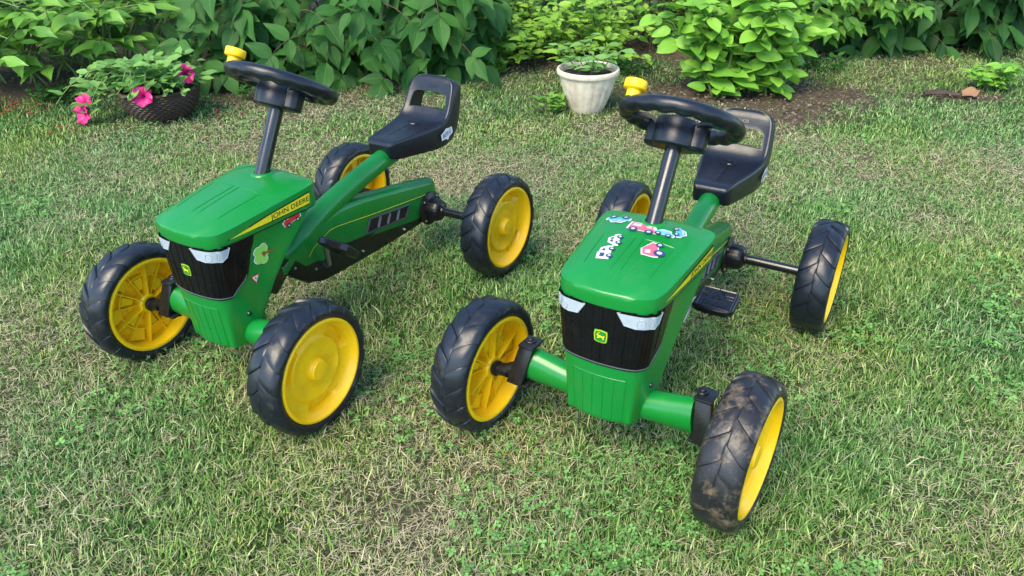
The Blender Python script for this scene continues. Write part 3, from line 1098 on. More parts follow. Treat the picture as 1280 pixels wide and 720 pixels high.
    for ang in (math.radians(72), math.radians(-72), math.pi):
        mb = MB()
        pts = [(.033, -.012), (.044, -.0045), (.056, -.0035), (.070, -.0055), (.084, -.004)]
        rows = []
        for i, (r_, h) in enumerate(pts):
            wd = lerp(.0075, .0095, i / 4)
            d = Vector((math.cos(ang), math.sin(ang), 0)); l = Vector((-math.sin(ang), math.cos(ang), 0))
            rows.append([Mw @ (d * r_ + l * sx + Vector((0, 0, h + hz))) for sx, hz in ((-wd, 0), (-wd, .003), (-wd * .6, .001), (wd * .6, .001), (wd, .003), (wd, 0), (wd, -.004), (-wd, -.004))])
        mb.grid(rows, closed_u=True); mb.build('spoke', M_SEAT, sw, ang=35)
    ka = math.radians(-50) - steer_wheel
    d = Vector((math.cos(ka) * .087, math.sin(ka) * .087, 0))
    mb = MB(); rows = []
    for (r_, h) in ((.0001, .0100), (.0110, .0100), (.0110, .0200), (.0125, .0215), (.0168, .0225), (.0176, .0235), (.0176, .0345), (.0168, .0362), (.013, .0368), (.0001, .0368)):
        rows.append([Mw @ (d + Vector((r_ * math.cos(a), r_ * math.sin(a), h))) for a in np.linspace(0, 2 * math.pi, 28, endpoint=False)])
    mb.grid(rows, closed_u=True); mb.build('horn_knob', M_YELLOW, sw, ang=40)

    # front axle: green tube swelling into the black knuckles
    for sd in (1, -1):
        mb = MB()
        pts, rad = [], []
        for t in np.linspace(0, 1, 9):
            y = lerp(.030, .1395, t); pts.append((.576 + .004 * t, sd * y, lerp(.1160, .1310, t ** .9)))
            rad.append((lerp(.0225, .0215, t), lerp(.0235, .0305, t ** 1.5)))
        mb.tube(pts, rad, 24)
        mb.build('front_axle', M_GREEN, root)
    for sd in (1, -1):
        Mk = Matrix.Translation((WB, sd * (WF - kp), 0)) @ Matrix.Rotation(steer, 4, 'Z')
        def loc_(p): return Mk @ Vector((p[0], sd * p[1], p[2]))
        mb = MB()
        Rk = Matrix.Rotation(steer, 3, 'Z')
        # -.030 .. 0 beside the wheel
        sh = .006 if sd > 0 else -.003
        vs = []
        for (x0, y0, y1, z) in ((-.0095, -.056, -.030, .171), (.010, -.045, -.016, .103)):
            for dx in (0, -.014):
                vs += [loc_((x0 + dx, y0 + sh, z)), loc_((x0 + dx, y1 + sh, z))]
        bm = bmesh.new(); bvs = [bm.verts.new(p) for p in vs]
        for f in ((0, 1, 5, 4), (2, 6, 7, 3), (0, 4, 6, 2), (1, 3, 7, 5), (0, 2, 3, 1), (4, 5, 7, 6)):
            bm.faces.new([bvs[q] for q in f])
        bmesh.ops.recalc_face_normals(bm, faces=bm.faces)
        bmesh.ops.bevel(bm, geom=list(bm.edges), offset=.0025, segments=2, profile=.5, affect='EDGES')
        bm.verts.index_update()
        mb.add([v_.co.copy() for v_ in bm.verts], [[v_.index for v_ in f.verts] for f in bm.faces]); bm.free()
        k_ = mb.build('knuckle', M_BLACK, root, ang=30)
        for zc, xo, yo in ((.1700, -.024, -.043), (.1030, -.012, -.040)):
            mb = MB(); mb.box(loc_((xo, yo + sh, zc)), (.036, .028, .0050), rot=Rk, bev=.002)
            mb.build('bracket_plate', M_BLACK, k_, ang=30)
        mb = MB()
        rows = []
        for (r_, h) in ((.0001, .094), (.0062, .094), (.0062, .103), (.008, .104), (.008, .170), (.0095, .1720), (.0095, .1745), (.0090, .1752), (.0055, .1755), (.0052, .1772), (.0045, .1778), (.0001, .1778)):
            rows.append([loc_((-.028 + .010 * (.187 - h) / .1 + r_ * math.cos(a), -.044 + r_ * math.sin(a), h)) for a in np.linspace(0, 2 * math.pi, 18, endpoint=False)])
        mb.grid(rows, closed_u=True)
        mb.build('kingpin', M_BLACK, k_, ang=30)
        mb = MB()
        rows = []
        for (y_, z_, hx, hz) in ((-.036, .126, .010, .017), (-.024, .121, .011, .015), (-.010, .116, .0115, .012), (.004, .115, .011, .011)):
            rows.append([loc_((-.008 * (1 - (y_ + .026) / .03) + hx * math.cos(a), y_, z_ + hz * math.sin(a))) for a in np.linspace(0, 2 * math.pi, 16, endpoint=False)])
        mb.grid(rows, closed_u=True); mb.build('stub_axle', M_BLACK, k_)
    # track rod and steering nut below the nose
    mb = MB(); mb.tube([(.560, -.135, .1000), (.556, 0, .100), (.560, .135, .1000)], .004, 8)
    mb.build('track_rod', M_BLACKG, root)
    mb = MB(); mb.tube([(.585, 0, .086), (.585, 0, .104)], .016, 18); mb.tube([(.585, 0, .079), (.585, 0, .087)], .0095, 6)
    mb.build('steering_nut', M_METAL, root)

    # cranks and pedals
    cc = Vector((.355, 0, .138))
    for sd in (1, -1):
        a = crank_ang + (0 if sd > 0 else math.pi)
        tip = cc + Vector((math.cos(a) * .058, 0, math.sin(a) * .058))
        mb = MB()
        mb.tube([cc + Vector((0, sd * .0, 0)), cc + Vector((0, sd * .034, 0)), cc + Vector((0, sd * .040, 0)) + (tip - cc) * .08, cc.lerp(tip, .5) + Vector((0, sd * .043, 0)), cc.lerp(tip, .92) + Vector((0, sd * .046, 0)), tip + Vector((0, sd * .052, 0)), tip + Vector((0, sd * .110, 0))], .0048, 12)
        cr_ = mb.build('crank', M_METAL, root)
        pt = math.radians(stickers.get('pedal_tilt', 0))
        Rp = Matrix.Rotation(pt, 3, 'Y')
        mb = MB(); pc = tip + Vector((0, sd * .084, 0))
        ps = [(-.024, -.034), (-.029, -.026), (-.031, 0), (-.029, .026), (-.020, .036), (.020, .036), (.029, .026), (.031, 0), (.029, -.026), (.024, -.034)]
        rows = []
        for h, k in ((-.0075, .93), (-.0055, 1), (.0045, 1), (.0062, .96)):
            rows.append([pc + Rp @ Vector((x * k, y * k, h)) for x, y in ps])
        mb.grid(rows, closed_u=True)
        n_ = len(ps)
        mb.f.append(tuple(range(n_))); mb.m.append(0); mb.f.append(tuple(3 * n_ + q for q in range(n_))); mb.m.append(0)
        pd = mb.build('pedal', M_BLACK, root, ang=30)
        # tread ribs and lettering
        def pf(a_, b_): return pc + Rp @ Vector((a_, b_, .0064)), Rp @ Vector((0, 0, 1))
        mb = MB()
        for line in ([(-.026, -.028), (-.026, .028)], [(.026, -.028), (.026, .028)], [(-.026, -.028), (.024, -.028)], [(-.026, .030), (.022, .030)], [(-.026, .0), (-.012, .012), (-.012, .028)], [(-.026, 0), (-.012, -.012), (-.012, -.028)], [(-.022, .008), (-.004, .016), (-.004, .028)], [(-.022, -.008), (-.004, -.016), (-.004, -.028)], [(-.012, 0.0), (.0, .008), (.0, -.008), (-.012, 0)]):
            mb.tube([pf(*p)[0] for p in line], .0012, 4)
        patch(mb, ([(.011 + y * .0175, -x * .0185) for x, y in TXT['BERG'][0]], TXT['BERG'][1]), pf, .0014)
        mb.build('pedal_tread', M_TRIM if False else M_BLACKG, pd, smooth=False)

    # stickers
    for kd, cx, cy, ang, sc_, col, typ, fl in stickers['cars']:
        mb = MB()
        fn = cap_fn if kd == 'hood' else side_fn
        sticker_car(mb, fn, cx, cy, ang, sc_, col, typ, fl)
        mb.build('sticker', PRINT, cap if kd == 'hood' else body, smooth=False, recalc=False)
    if stickers.get('tree'):
        mb = MB(); cx, cz = stickers['tree']
        for (x, z, r) in ((.0, .0, .012), (.008, .007, .0085), (-.003, .010, .008), (.009, -.006, .0085), (-.001, -.010, .008)):
            patch(mb, circ(cx + x + .006, cz + z, r + .0012, 12), side_fn, .0008, WHITE)
        for (x, z, r) in ((.0, .0, .012), (.008, .007, .0085), (-.003, .010, .008), (.009, -.006, .0085), (-.001, -.010, .008)):
            patch(mb, circ(cx + x + .006, cz + z, r, 12), side_fn, .0012, LEAFC)
        patch(mb, [(cx + .008, cz + .002), (cx + .002, cz + .005), (cx + .001, cz + .002), (cx - .016, cz + .0015), (cx - .018, cz - .003), (cx - .001, cz - .002), (cx + .004, cz - .006)], side_fn, .0017, BROWN)
        mb.build('sticker', PRINT, body, smooth=False, recalc=False)
    if stickers.get('triangle'):
        mb = MB(); cx, cz = stickers['triangle']
        patch(mb, [(cx - .0090, cz + .0068), (cx + .0090, cz + .0068), (cx, cz - .0098)], side_fn, .0008, RED)
        patch(mb, [(cx - .0060, cz + .0050), (cx + .0060, cz + .0050), (cx, cz - .0065)], side_fn, .0012, WHITE)
        patch(mb, [(cx - .0016, cz + .003), (cx + .0016, cz + .003), (cx, cz - .003)], side_fn, .0016, NAVY)
        mb.build('sticker', PRINT, body, smooth=False, recalc=False)
    return root


kartA = make_kart('pedal_tractor', 'left pedal tractor, bare green hood top, red car and tree stickers on its flank',
                  (-.2098, 1.6841, .0047), -2.1176, .0217, .0078, .0275, (.3, 1.25, .9, 2.0), math.radians(80), math.radians(4),
                  {'cars': [('side', .468, .2995, math.radians(-14), .036, RED, 'car', -1)], 'tree': (.532, .262), 'triangle': (.560, .2235), 'pedal_tilt': -45}, (), math.radians(3.6))
kartB = make_kart('pedal_tractor', 'right pedal tractor, pink, blue and white vehicle stickers across its green hood top',
                  (.4381, 1.4723, -.0047), -2.0911, -.0152, -.0009, -.0657, (.7, .2, 1.6, .4), math.radians(140), math.radians(-3),
                  {'cars': [('hood', .452, -.054, -math.pi / 2, .036, BLUE, 'car', 1), ('hood', .474, -.006, math.pi / 2, .040, PINK, 'truck', 1),
                            ('hood', .472, .028, math.pi / 2 - .1, .030, CYAN, 'car', 1), ('hood', .457, .046, .35, .028, BLUE, 'car', 1),
                            ('hood', .520, -.029, math.pi + .25, .030, WHITE, 'car', 1), ('hood', .557, -.027, math.pi + .2, .030, WHITE, 'truck', 1),
                            ('hood', .522, .033, math.pi + .35, .036, PINK, 'tractor', 1)], 'pedal_tilt': 12}, (0,), math.radians(1.4))


# ------------------------------------------------------------------ lawn and soil
KART_MATS = [kartA.matrix_world.copy(), kartB.matrix_world.copy()]
PADS = []
for Mk in KART_MATS:
    for (x, y) in ((WB, WF), (WB, -WF), (0, WR), (0, -WR)):
        p = Mk @ Vector((x, y, 0))
        PADS.append((p.x, p.y, p.z))
PADS = np.array(PADS)


def ground_z(x, y):
    x = np.asarray(x, float); y = np.asarray(y, float)
    z = .006 * np.sin(x * 2.1 + .5) * np.sin(y * 1.7 + 1.0) * 0 + .003 * np.sin(x * 7.3 + 1.3 * np.sin(y * 5)) * np.sin(y * 6.1 + .4)
    wsum = np.zeros_like(z); zz = np.zeros_like(z)
    for px, py, pz in PADS:
        g = np.exp(-((x - px) ** 2 + (y - py) ** 2) / (2 * .16 ** 2))
        wsum += g; zz += g * pz
    k = np.clip(wsum, 0, 1)
    return z * (1 - k) + zz / np.maximum(wsum, 1e-6) * k - .002


def vnoise(x, y, sc, seed):
    """smooth value noise"""
    r = np.random.default_rng(seed).random((64, 64))
    X = (np.asarray(x) * sc) % 64; Y = (np.asarray(y) * sc) % 64
    i = np.floor(X).astype(int); j = np.floor(Y).astype(int)
    fx = X - i; fy = Y - j; fx = fx * fx * (3 - 2 * fx); fy = fy * fy * (3 - 2 * fy)
    a = r[i % 64, j % 64]; b = r[(i + 1) % 64, j % 64]; c_ = r[i % 64, (j + 1) % 64]; d_ = r[(i + 1) % 64, (j + 1) % 64]
    return (a * (1 - fx) + b * fx) * (1 - fy) + (c_ * (1 - fx) + d_ * fx) * fy


def blob(x, y, cx, cy, rx, ry):
    return np.exp(-(((x - cx) / rx) ** 2 + ((y - cy) / ry) ** 2))


def hedge_line(x):
    return np.interp(x, [-4, -2.6, -2.0, -1.1, -.6, -.14, .3, .57, .9, 1.3, 1.8, 2.3, 4], [3.0, 2.95, 3.05, 3.12, 3.22, 3.35, 3.5, 3.60, 3.60, 3.62, 3.75, 3.80, 3.9])


def soil_amt(x, y):
    s_ = 1 / (1 + np.exp(-(y - hedge_line(x) + .06) / .05))
    s_ = s_ + 1.2 * blob(x, y, .95, 2.98, .30, .18) + .75 * blob(x, y, 1.25, 2.98, .24, .16) + .75 * blob(x, y, 1.05, 2.72, .22, .10) + 1.1 * blob(x, y, 1.80, 2.96, .17, .075) + .7 * blob(x, y, .75, 3.15, .3, .2) + .3 * blob(x, y, 1.6, 3.25, .3, .14)
    s_ = s_ + .5 * blob(x, y, .3, 2.95, .3, .18) + .45 * blob(x, y, -1.95, 2.88, .35, .12) + .35 * blob(x, y, -1.0, 2.96, .35, .07)
    s_ = s_ + .55 * blob(x, y, -.17, .86, .06, .08)
    return np.clip(s_ * (.30 + .9 * vnoise(x, y, 9, 5) + .6 * vnoise(x, y, 27, 6)) , 0, 1)


def dry_amt(x, y):
    d_ = .30 + .85 * (vnoise(x, y, 2.3, 11) - .5) + .5 * (vnoise(x, y, 6.5, 12) - .5) + .35 * (vnoise(x, y, 16, 13) - .5)
    d_ = d_ + .30 * blob(x, y, .0, 2.6, 1.3, .5) + .22 * blob(x, y, .1, 1.9, .35, .5)
    d_ = d_ + .45 * blob(x, y, -.15, .92, .16, .22) + .25 * blob(x, y, .05, 1.1, .2, .12) + .2 * blob(x, y, 1.2, 1.7, .3, .4)
    d_ = d_ - .30 * blob(x, y, -.75, 1.15, .3, .35) - .25 * blob(x, y, 1.0, 1.3, .4, .3) - .2 * blob(x, y, -1.5, 1.9, .4, .5)
    return np.clip(d_, 0.02, .98)


gx_ = np.concatenate([[-60, -30, -15, -8, -5.5], np.arange(-4.4, 4.41, .035), [5.5, 8, 15, 30, 60]])
gy_ = np.concatenate([[-60, -30, -12, -4, -1.5], np.arange(-.2, 4.6, .035), [5.2, 6.5, 9, 15, 30, 60]])
X, Y = np.meshgrid(gx_, gy_)
Z = ground_z(X, Y)
Z = Z + .006 * np.clip(soil_amt(X, Y), 0, 1) * (vnoise(X, Y, 19, 3) - .3)
V = np.stack([X.ravel(), Y.ravel(), Z.ravel()], -1)
ny_, nx_ = X.shape
idx = np.arange(nx_ * ny_).reshape(ny_, nx_)
Q = np.stack([idx[:-1, :-1].ravel(), idx[:-1, 1:].ravel(), idx[1:, 1:].ravel(), idx[1:, :-1].ravel()], -1)
gm, n, bs, out = newmat('soil_and_thatch')
at = n.nodes.new('ShaderNodeAttribute'); at.attribute_name = 'soil'
ad_ = n.nodes.new('ShaderNodeAttribute'); ad_.attribute_name = 'dry'
t1 = tex_noise(n, 90, 6, .75); t2 = tex_noise(n, 330, 4, .7, dist=1.5); t3 = tex_noise(n, 14, 4, .6)
thatch = ramp(n, t2.outputs[0], [(.30, (.022, .026, .012)), (.5, (.085, .08, .042)), (.68, (.24, .21, .13))])
green = ramp(n, t2.outputs[0], [(.3, (.010, .022, .006)), (.55, (.032, .07, .016)), (.75, (.11, .12, .055))])
soil = ramp(n, t1.outputs[0], [(.28, (.04, .03, .022)), (.5, (.11, .085, .062)), (.62, (.17, .135, .10)), (.74, (.28, .23, .17))])
lawnc = mixc(n, ad_.outputs['Fac'], green.outputs[0], thatch.outputs[0])
af_ = n.nodes.new('ShaderNodeAttribute'); af_.attribute_name = 'far_turf'
turf = ramp(n, t2.outputs[0], [(.3, (.06, .10, .025)), (.5, (.13, .20, .055)), (.72, (.26, .30, .12))])
lawnc = mixc(n, af_.outputs['Fac'], lawnc, turf.outputs[0])
n.links.new(mixc(n, at.outputs['Fac'], lawnc, soil.outputs[0]), bs.inputs['Base Color'])
bs.inputs['Roughness'].default_value = .95
bs.inputs['Specular IOR Level'].default_value = .15
bump(n, bs, t1.outputs[0], .9, .012)
gme = mesh_np('ground', V, Q, [gm], attrs={'soil': soil_amt(V[:, 0], V[:, 1]), 'dry': dry_amt(V[:, 0], V[:, 1]), 'far_turf': np.clip(np.maximum(np.abs(V[:, 0]) - (.42 + .76 * np.maximum(V[:, 1], -.3)) + .15, .6 - V[:, 1]) / .3, 0, 1)})
tag(link('ground', gme), kind='structure')

# ---- grass blades: real geometry in one mesh
def sample_area(nn, y0, y1, half, seed):
    r = np.random.default_rng(seed)
    y = y0 + (y1 - y0) * r.random(nn)
    x = (r.random(nn) * 2 - 1) * half(y)
    return x, y


def grass_batch(nn, y0, y1, half, seed, wid, ln, straw_bias=0.0, lean=(10, 62)):
    r = np.random.default_rng(seed)
    x, y = sample_area(nn, y0, y1, half, seed + 1)
    soil_ = soil_amt(x, y); dry = dry_amt(x, y)
    clump = vnoise(x, y, 34, 21) * .6 + vnoise(x, y, 13, 22) * .4
    keep = (r.random(nn) > soil_ * 1.15) & (r.random(nn) < .45 + 1.2 * clump) & (r.random(nn) > .35 * np.clip(dry - .5, 0, 1))
    x, y, dry, clump = x[keep], y[keep], dry[keep], clump[keep]
    nn = len(x)
    straw = r.random(nn) < np.clip(dry * .85 + straw_bias - .08, 0, .95)
    az = r.random(nn) * 2 * np.pi
    th_ = np.radians(np.where(straw, r.uniform(55, 90, nn), r.uniform(lean[0], lean[1], nn)))
    L = ln * np.exp(r.normal(0, .33, nn)) * np.where(straw, 1.15, .85 + .5 * clump) * (1 - .25 * dry)
    W_ = wid * np.exp(r.normal(0, .3, nn)) * np.where(straw, .52, 1.0)
    z = ground_z(x, y) + np.where(straw, r.uniform(.0, .012, nn), -.001)
    dx, dy = np.cos(az), np.sin(az)
    px, py = -dy, dx
    bend = r.uniform(.1, .9, nn)
    def pt(t, curve):
        a = th_ * (1 - .35 * bend) + th_ * .7 * bend * t
        a = np.minimum(a, np.radians(93))
        return np.stack([x + dx * L * t * np.sin(a), y + dy * L * t * np.sin(a), z + L * t * np.cos(a)], -1)
    p0, p1, p2 = pt(0, 0), pt(.55, 0), pt(1.0, 0)
    p2[:, 2] = np.maximum(p2[:, 2], ground_z(p2[:, 0], p2[:, 1]) + .001)
    side = np.stack([px, py, r.uniform(-.5, .5, nn)], -1) * (W_ / 2)[:, None]
    v = np.stack([p0 - side, p0 + side, p1 + side * .9, p1 - side * .9, p2], 1).reshape(-1, 3)
    b = np.arange(nn)[:, None] * 5
    tri = np.concatenate([b + [0, 1, 2], b + [0, 2, 3], b + [3, 2, 4]], 0)
    g1 = np.array([.024, .098, .018]); g2 = np.array([.155, .36, .075]); g3 = np.array([.55, .64, .30])
    s1 = np.array([.43, .38, .22]); s2 = np.array([.64, .58, .40]); s3 = np.array([.30, .22, .12])
    t = r.random(nn)[:, None]; k = r.random(nn)[:, None]
    gcol = np.where(k < .66, g1 + (g2 - g1) * t, g2 + (g3 - g2) * t)
    hue = np.clip(vnoise(x, y, 3.1, 31) + .8 * (blob(x, y, -.43, 1.20, .12, .07) + blob(x, y, -.02, .98, .10, .10) + blob(x, y, .12, 1.18, .08, .08) + .7 * blob(x, y, .45, 2.55, .12, .2)), 0, 1.4)[:, None]  # random hue, plus blobs painting warm sunlight patches into the blade colour
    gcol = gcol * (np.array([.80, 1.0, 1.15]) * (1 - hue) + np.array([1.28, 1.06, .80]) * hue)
    scol = np.where(k < .75, s1 + (s2 - s1) * t, s3 + (s1 - s3) * t)
    col = np.where(straw[:, None], scol, gcol)
    cols = np.repeat(col, 5, 0).reshape(nn, 5, 3)
    cols[:, :2] = cols[:, :2] * .9 + np.array([.30, .28, .14]) * .10
    tipdry = (r.random(nn) < .25) & ~straw
    cols[tipdry, 4] = np.array([.38, .33, .16])
    return v, tri, cols.reshape(-1, 3)


def clover_batch(nn, y0, y1, half, seed):
    r = np.random.default_rng(seed)
    x, y = sample_area(nn, y0, y1, half, seed + 1)
    cl = vnoise(x, y, 4.5, 41) * .6 + vnoise(x, y, 11, 42) * .4
    keep = (cl > .56) & (r.random(nn) > soil_amt(x, y) * 1.2) & (r.random(nn) > dry_amt(x, y) * .8)
    x, y = x[keep], y[keep]; nn = len(x)
    z = ground_z(x, y) + r.uniform(.010, .028, nn)
    S = r.uniform(.0028, .0068, nn) * (.7 + .6 * vnoise(x, y, 7, 44)); a0 = r.random(nn) * 2 * np.pi
    tx, ty = r.normal(0, .25, nn), r.normal(0, .25, nn)
    vs, ts, cs = [], [], []
    g = np.array([.08, .23, .045]) + np.array([.13, .20, .07]) * r.random(nn)[:, None]
    for k in range(3):
        a = a0 + k * 2 * np.pi / 3
        pts = []
        for (rr, da, up) in ((0.0, 0, 0), (.75, -.62, .12), (1.08, -.25, .05), (1.08, .25, .05), (.75, .62, .12)):
            X_ = S * rr * np.cos(a + da); Y_ = S * rr * np.sin(a + da)
            pts.append(np.stack([x + X_, y + Y_, z + X_ * tx + Y_ * ty + S * up], -1))
        vs.append(np.stack(pts, 1).reshape(-1, 3))
        b = np.arange(nn)[:, None] * 5 + k * nn * 5
        ts.append(np.concatenate([b + [0, 1, 2], b + [0, 2, 3], b + [0, 3, 4]], 0))
        cs.append(np.repeat(g, 5, 0))
    return np.concatenate(vs), np.concatenate(ts), np.concatenate(cs)


def half_near(y): return .42 + y * .76
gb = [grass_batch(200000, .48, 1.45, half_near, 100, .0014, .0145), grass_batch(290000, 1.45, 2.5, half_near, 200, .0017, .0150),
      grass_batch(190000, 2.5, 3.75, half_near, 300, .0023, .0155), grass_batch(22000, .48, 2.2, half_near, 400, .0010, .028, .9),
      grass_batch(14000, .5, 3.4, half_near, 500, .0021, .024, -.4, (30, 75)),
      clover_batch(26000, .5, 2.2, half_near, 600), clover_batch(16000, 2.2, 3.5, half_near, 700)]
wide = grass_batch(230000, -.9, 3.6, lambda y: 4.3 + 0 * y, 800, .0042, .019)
wide_root = wide[0].reshape(-1, 5, 3)[:, 0]
out_ = (np.abs(wide_root[:, 0]) > half_near(np.maximum(wide_root[:, 1], -.3)) - .02) | (wide_root[:, 1] < .48)
nb = len(out_); sel = np.nonzero(out_)[0]; nn = len(sel)
b_ = np.arange(nn)[:, None] * 5
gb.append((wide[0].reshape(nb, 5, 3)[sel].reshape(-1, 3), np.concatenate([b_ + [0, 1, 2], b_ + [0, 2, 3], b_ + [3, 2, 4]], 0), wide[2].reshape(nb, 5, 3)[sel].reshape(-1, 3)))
ofs = 0; VV, TT, CC = [], [], []
for v_, t_, c_ in gb:
    VV.append(v_); TT.append(t_ + ofs); CC.append(c_); ofs += len(v_)
ggm, n, bs, out = newmat('grass_blades')
ca_ = n.nodes.new('ShaderNodeAttribute'); ca_.attribute_name = 'base_colour'
n.links.new(ca_.outputs['Color'], bs.inputs['Base Color'])
bs.inputs['Roughness'].default_value = .6; bs.inputs['Specular IOR Level'].default_value = .3
tr_ = n.nodes.new('ShaderNodeBsdfTranslucent'); n.links.new(ca_.outputs['Color'], tr_.inputs[0])
mx_ = n.nodes.new('ShaderNodeMixShader'); mx_.inputs[0].default_value = .22
n.links.new(bs.outputs[0], mx_.inputs[1]); n.links.new(tr_.outputs[0], mx_.inputs[2]); n.links.new(mx_.outputs[0], out.inputs[0])
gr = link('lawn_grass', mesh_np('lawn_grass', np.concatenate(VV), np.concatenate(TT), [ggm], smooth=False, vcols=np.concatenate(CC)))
tag(gr, 'short patchy lawn grass mixed with clover and dry straw under the pedal tractors', 'grass', kind='stuff')

# ------------------------------------------------------------------ leaves and shrubs
def leaf_mesh(name, mat, width=.5, tip=1.5, serr=0.0, fold=.18, droop=.18, cup=.0, wave=.03, nx=8):
    """unit leaf along +X, blade in XY, upper side +Z; UV: (u along, v across)"""
    vs, uv, fs = [], [], []
    for i in range(nx + 1):
        u_ = i / nx
        if tip == 0:
            wv = math.sin(math.pi * min(1, u_) ** .9) ** .7
        else:
            wv = (math.sin(math.pi * u_ ** .74)) ** (.85 if tip > 1.3 else .62) * (1 - .55 * max(0, (u_ - .55) / .45) ** 1.0 * (tip - 1))
        hw = width * .5 * max(wv, .0)
        if serr and 0 < i < nx: hw *= 1 + serr * (1 if i % 2 else -1)
        z0 = -droop * u_ * u_
        for j, f in enumerate((-1, -.5, 0, .5, 1)):
            zz = z0 + fold * hw * abs(f) * 1.1 - cup * abs(f) ** 2 * hw + wave * math.sin(u_ * 9 + (2 if f > 0 else 0)) * abs(f) * (1 if abs(f) == 1 else .3)
            vs.append((u_ - .02, hw * f, zz)); uv.append((u_, f * .5 * wv))
    for i in range(nx):
        for j in range(4):
            a = i * 5 + j
            fs.append((a, a + 5, a + 6, a + 1))
    return np.array(vs), np.array(fs), np.array(uv)


def leaf_data(name, mats, tmpl):
    v_, f_, u_ = tmpl
    return mesh_np(name, v_, f_, mats, uv=u_, attrs={'leaf_tint': np.zeros(len(v_))})


def mat_from(d, nrm_, p, s):
    d = d.normalized()
    y = nrm_.cross(d)
    if y.length < 1e-3: y = Vector((0, 1, 0)).cross(d)
    y.normalize(); z = d.cross(y)
    return Matrix(((d.x * s, y.x * s, z.x * s, p.x), (d.y * s, y.y * s, z.y * s, p.y), (d.z * s, y.z * s, z.z * s, p.z), (0, 0, 0, 1)))


FWD = Vector((0, math.cos(CAM_PITCH), -math.sin(CAM_PITCH))); UPV = Vector((0, math.sin(CAM_PITCH), math.cos(CAM_PITCH)))
def in_view(p, m=.04):
    q = p - Vector((0, 0, CAM_H)); z = q.dot(FWD)
    return z > .1 and abs(q.x / z * CAM_F) < .5 + m and abs(q.dot(UPV) / z * CAM_F) < .28125 + m


class Shrub:
    def __init__(s, name, label, cat, loc, group=None):
        s.root = empty(name, loc); tag(s.root, label, cat, group)
        s.o = Vector(loc); s.leaves = []; s.stem = MB()

    def leaf(s, p, d, nrm_, size, k=0):
        s.leaves.append((mat_from(d, nrm_, p, size), k, size, p))

    def finish(s, meshes, tmpls, leafmats, stemmat, limit=280, mod_rand=None):
        """meshes: shared leaf meshes; the largest `limit` in view become objects, the rest one stuff part"""
        if s.stem.f: s.stem.build('stem', stemmat, s.root)
        vis = []
        for i, (M_, k, sz, p) in enumerate(s.leaves):
            wp = s.o + p
            if in_view(wp):
                dist = (wp - Vector((0, 0, CAM_H))).length
                vis.append((sz / dist - .35 * wp.y * sz, i))
        vis.sort(reverse=True)
        ob = set(i for _, i in vis[:limit])
        rest = []
        for i, (M_, k, sz, p) in enumerate(s.leaves):
            if i in ob:
                o = bpy.data.objects.new('leaf', meshes[k % len(meshes)]); COL.objects.link(o); o.parent = s.root; o.matrix_local = M_
            else: rest.append((M_, k))
        if rest:
            VV, TT, UU, AA = [], [], [], []; of = 0
            for kk in range(len(tmpls)):
                Ms = [np.array(M_) for M_, k in rest if k % len(tmpls) == kk]
                if not Ms: continue
                Ms = np.stack(Ms); v_, f_, u_ = tmpls[kk]
                h = np.concatenate([v_, np.ones((len(v_), 1))], 1)
                W_ = np.einsum('nij,vj->nvi', Ms, h)[:, :, :3].reshape(-1, 3)
                VV.append(W_); nn = len(Ms)
                TT.append((f_[None] + (np.arange(nn) * len(v_))[:, None, None]).reshape(-1, 4) + of); of += len(W_)
                UU.append(np.tile(u_, (nn, 1))); AA.append(np.repeat(RNG.random(nn), len(v_)))
            o = link('foliage', mesh_np('foliage', np.concatenate(VV), np.concatenate(TT), leafmats, uv=np.concatenate(UU), attrs={'leaf_tint': np.concatenate(AA)}), s.root)
            o['kind'] = 'stuff'


def rv(r, a=1.0): return Vector((r.uniform(-a, a), r.uniform(-a, a), r.uniform(-a, a)))


def stem_curve(r, base, out, reach, height, droop=.35, n=10, wob=.03):
    pts = []
    for i in range(n + 1):
        t = i / n
        pts.append(base + out * (reach * t ** 1.25) + Vector((0, 0, height * (t - droop * t ** 2.6) / (1 - droop * .0))) + rv(r, wob) * t * .6)
    return pts


def simple_shrub(S, r, bases, reach, height, lsize, nodes, kinds, droop=.35, start=.15, per=2, ldroop=.35, cam_bias=.5, srad=.006, up=.8, petiole=.03, jitter=.35):
    for b in bases:
        az = r.uniform(0, 2 * math.pi)
        out = Vector((math.cos(az), math.sin(az) * .9 - .25, 0))
        if out.length > 0: out.normalize()
        pts = stem_curve(r, b, out, reach * r.uniform(.3, 1), height * r.uniform(.5, 1.05), droop)
        S.stem.tube(pts, [srad * (1 - .75 * i / 10) for i in range(11)], 5)
        for kx in range(nodes):
            t = start + (1 - start) * (kx + r.random() * .6) / nodes
            t = min(t, 1); fi = t * 10; i = min(9, int(fi)); p = pts[i].lerp(pts[i + 1], fi - i)
            ax = (pts[i + 1] - pts[i]).normalized()
            a0 = r.uniform(0, 6.28)
            for q in range(per):
                a = a0 + q * 2 * math.pi / per
                sidev = Vector((math.cos(a), math.sin(a), 0))
                d = (sidev + ax * .35 + Vector((0, -cam_bias, -ldroop)) * 1.0 + rv(r, jitter)).normalized()
                sz = lsize * r.uniform(.55, 1.12) * (1 - .25 * t)
                pp = p + Vector((d.x, d.y, d.z + .3)) * petiole
                S.stem.tube([p, pp + d * .01], srad * .22, 4, cap=False)
                nn = Vector((0, 0, up)) + sidev * .3 + Vector((0, -.35, 0)) + rv(r, jitter)
                S.leaf(pp, d, nn, sz, r.choice(kinds))
        for q in range(per + 1):       # tip rosette
            a = r.uniform(0, 6.28); d = Vector((math.cos(a), math.sin(a) - cam_bias * .5, .15)).normalized()
            S.leaf(pts[-1], d, Vector((0, -.2, 1)) + rv(r, .3), lsize * r.uniform(.4, .8), r.choice(kinds))


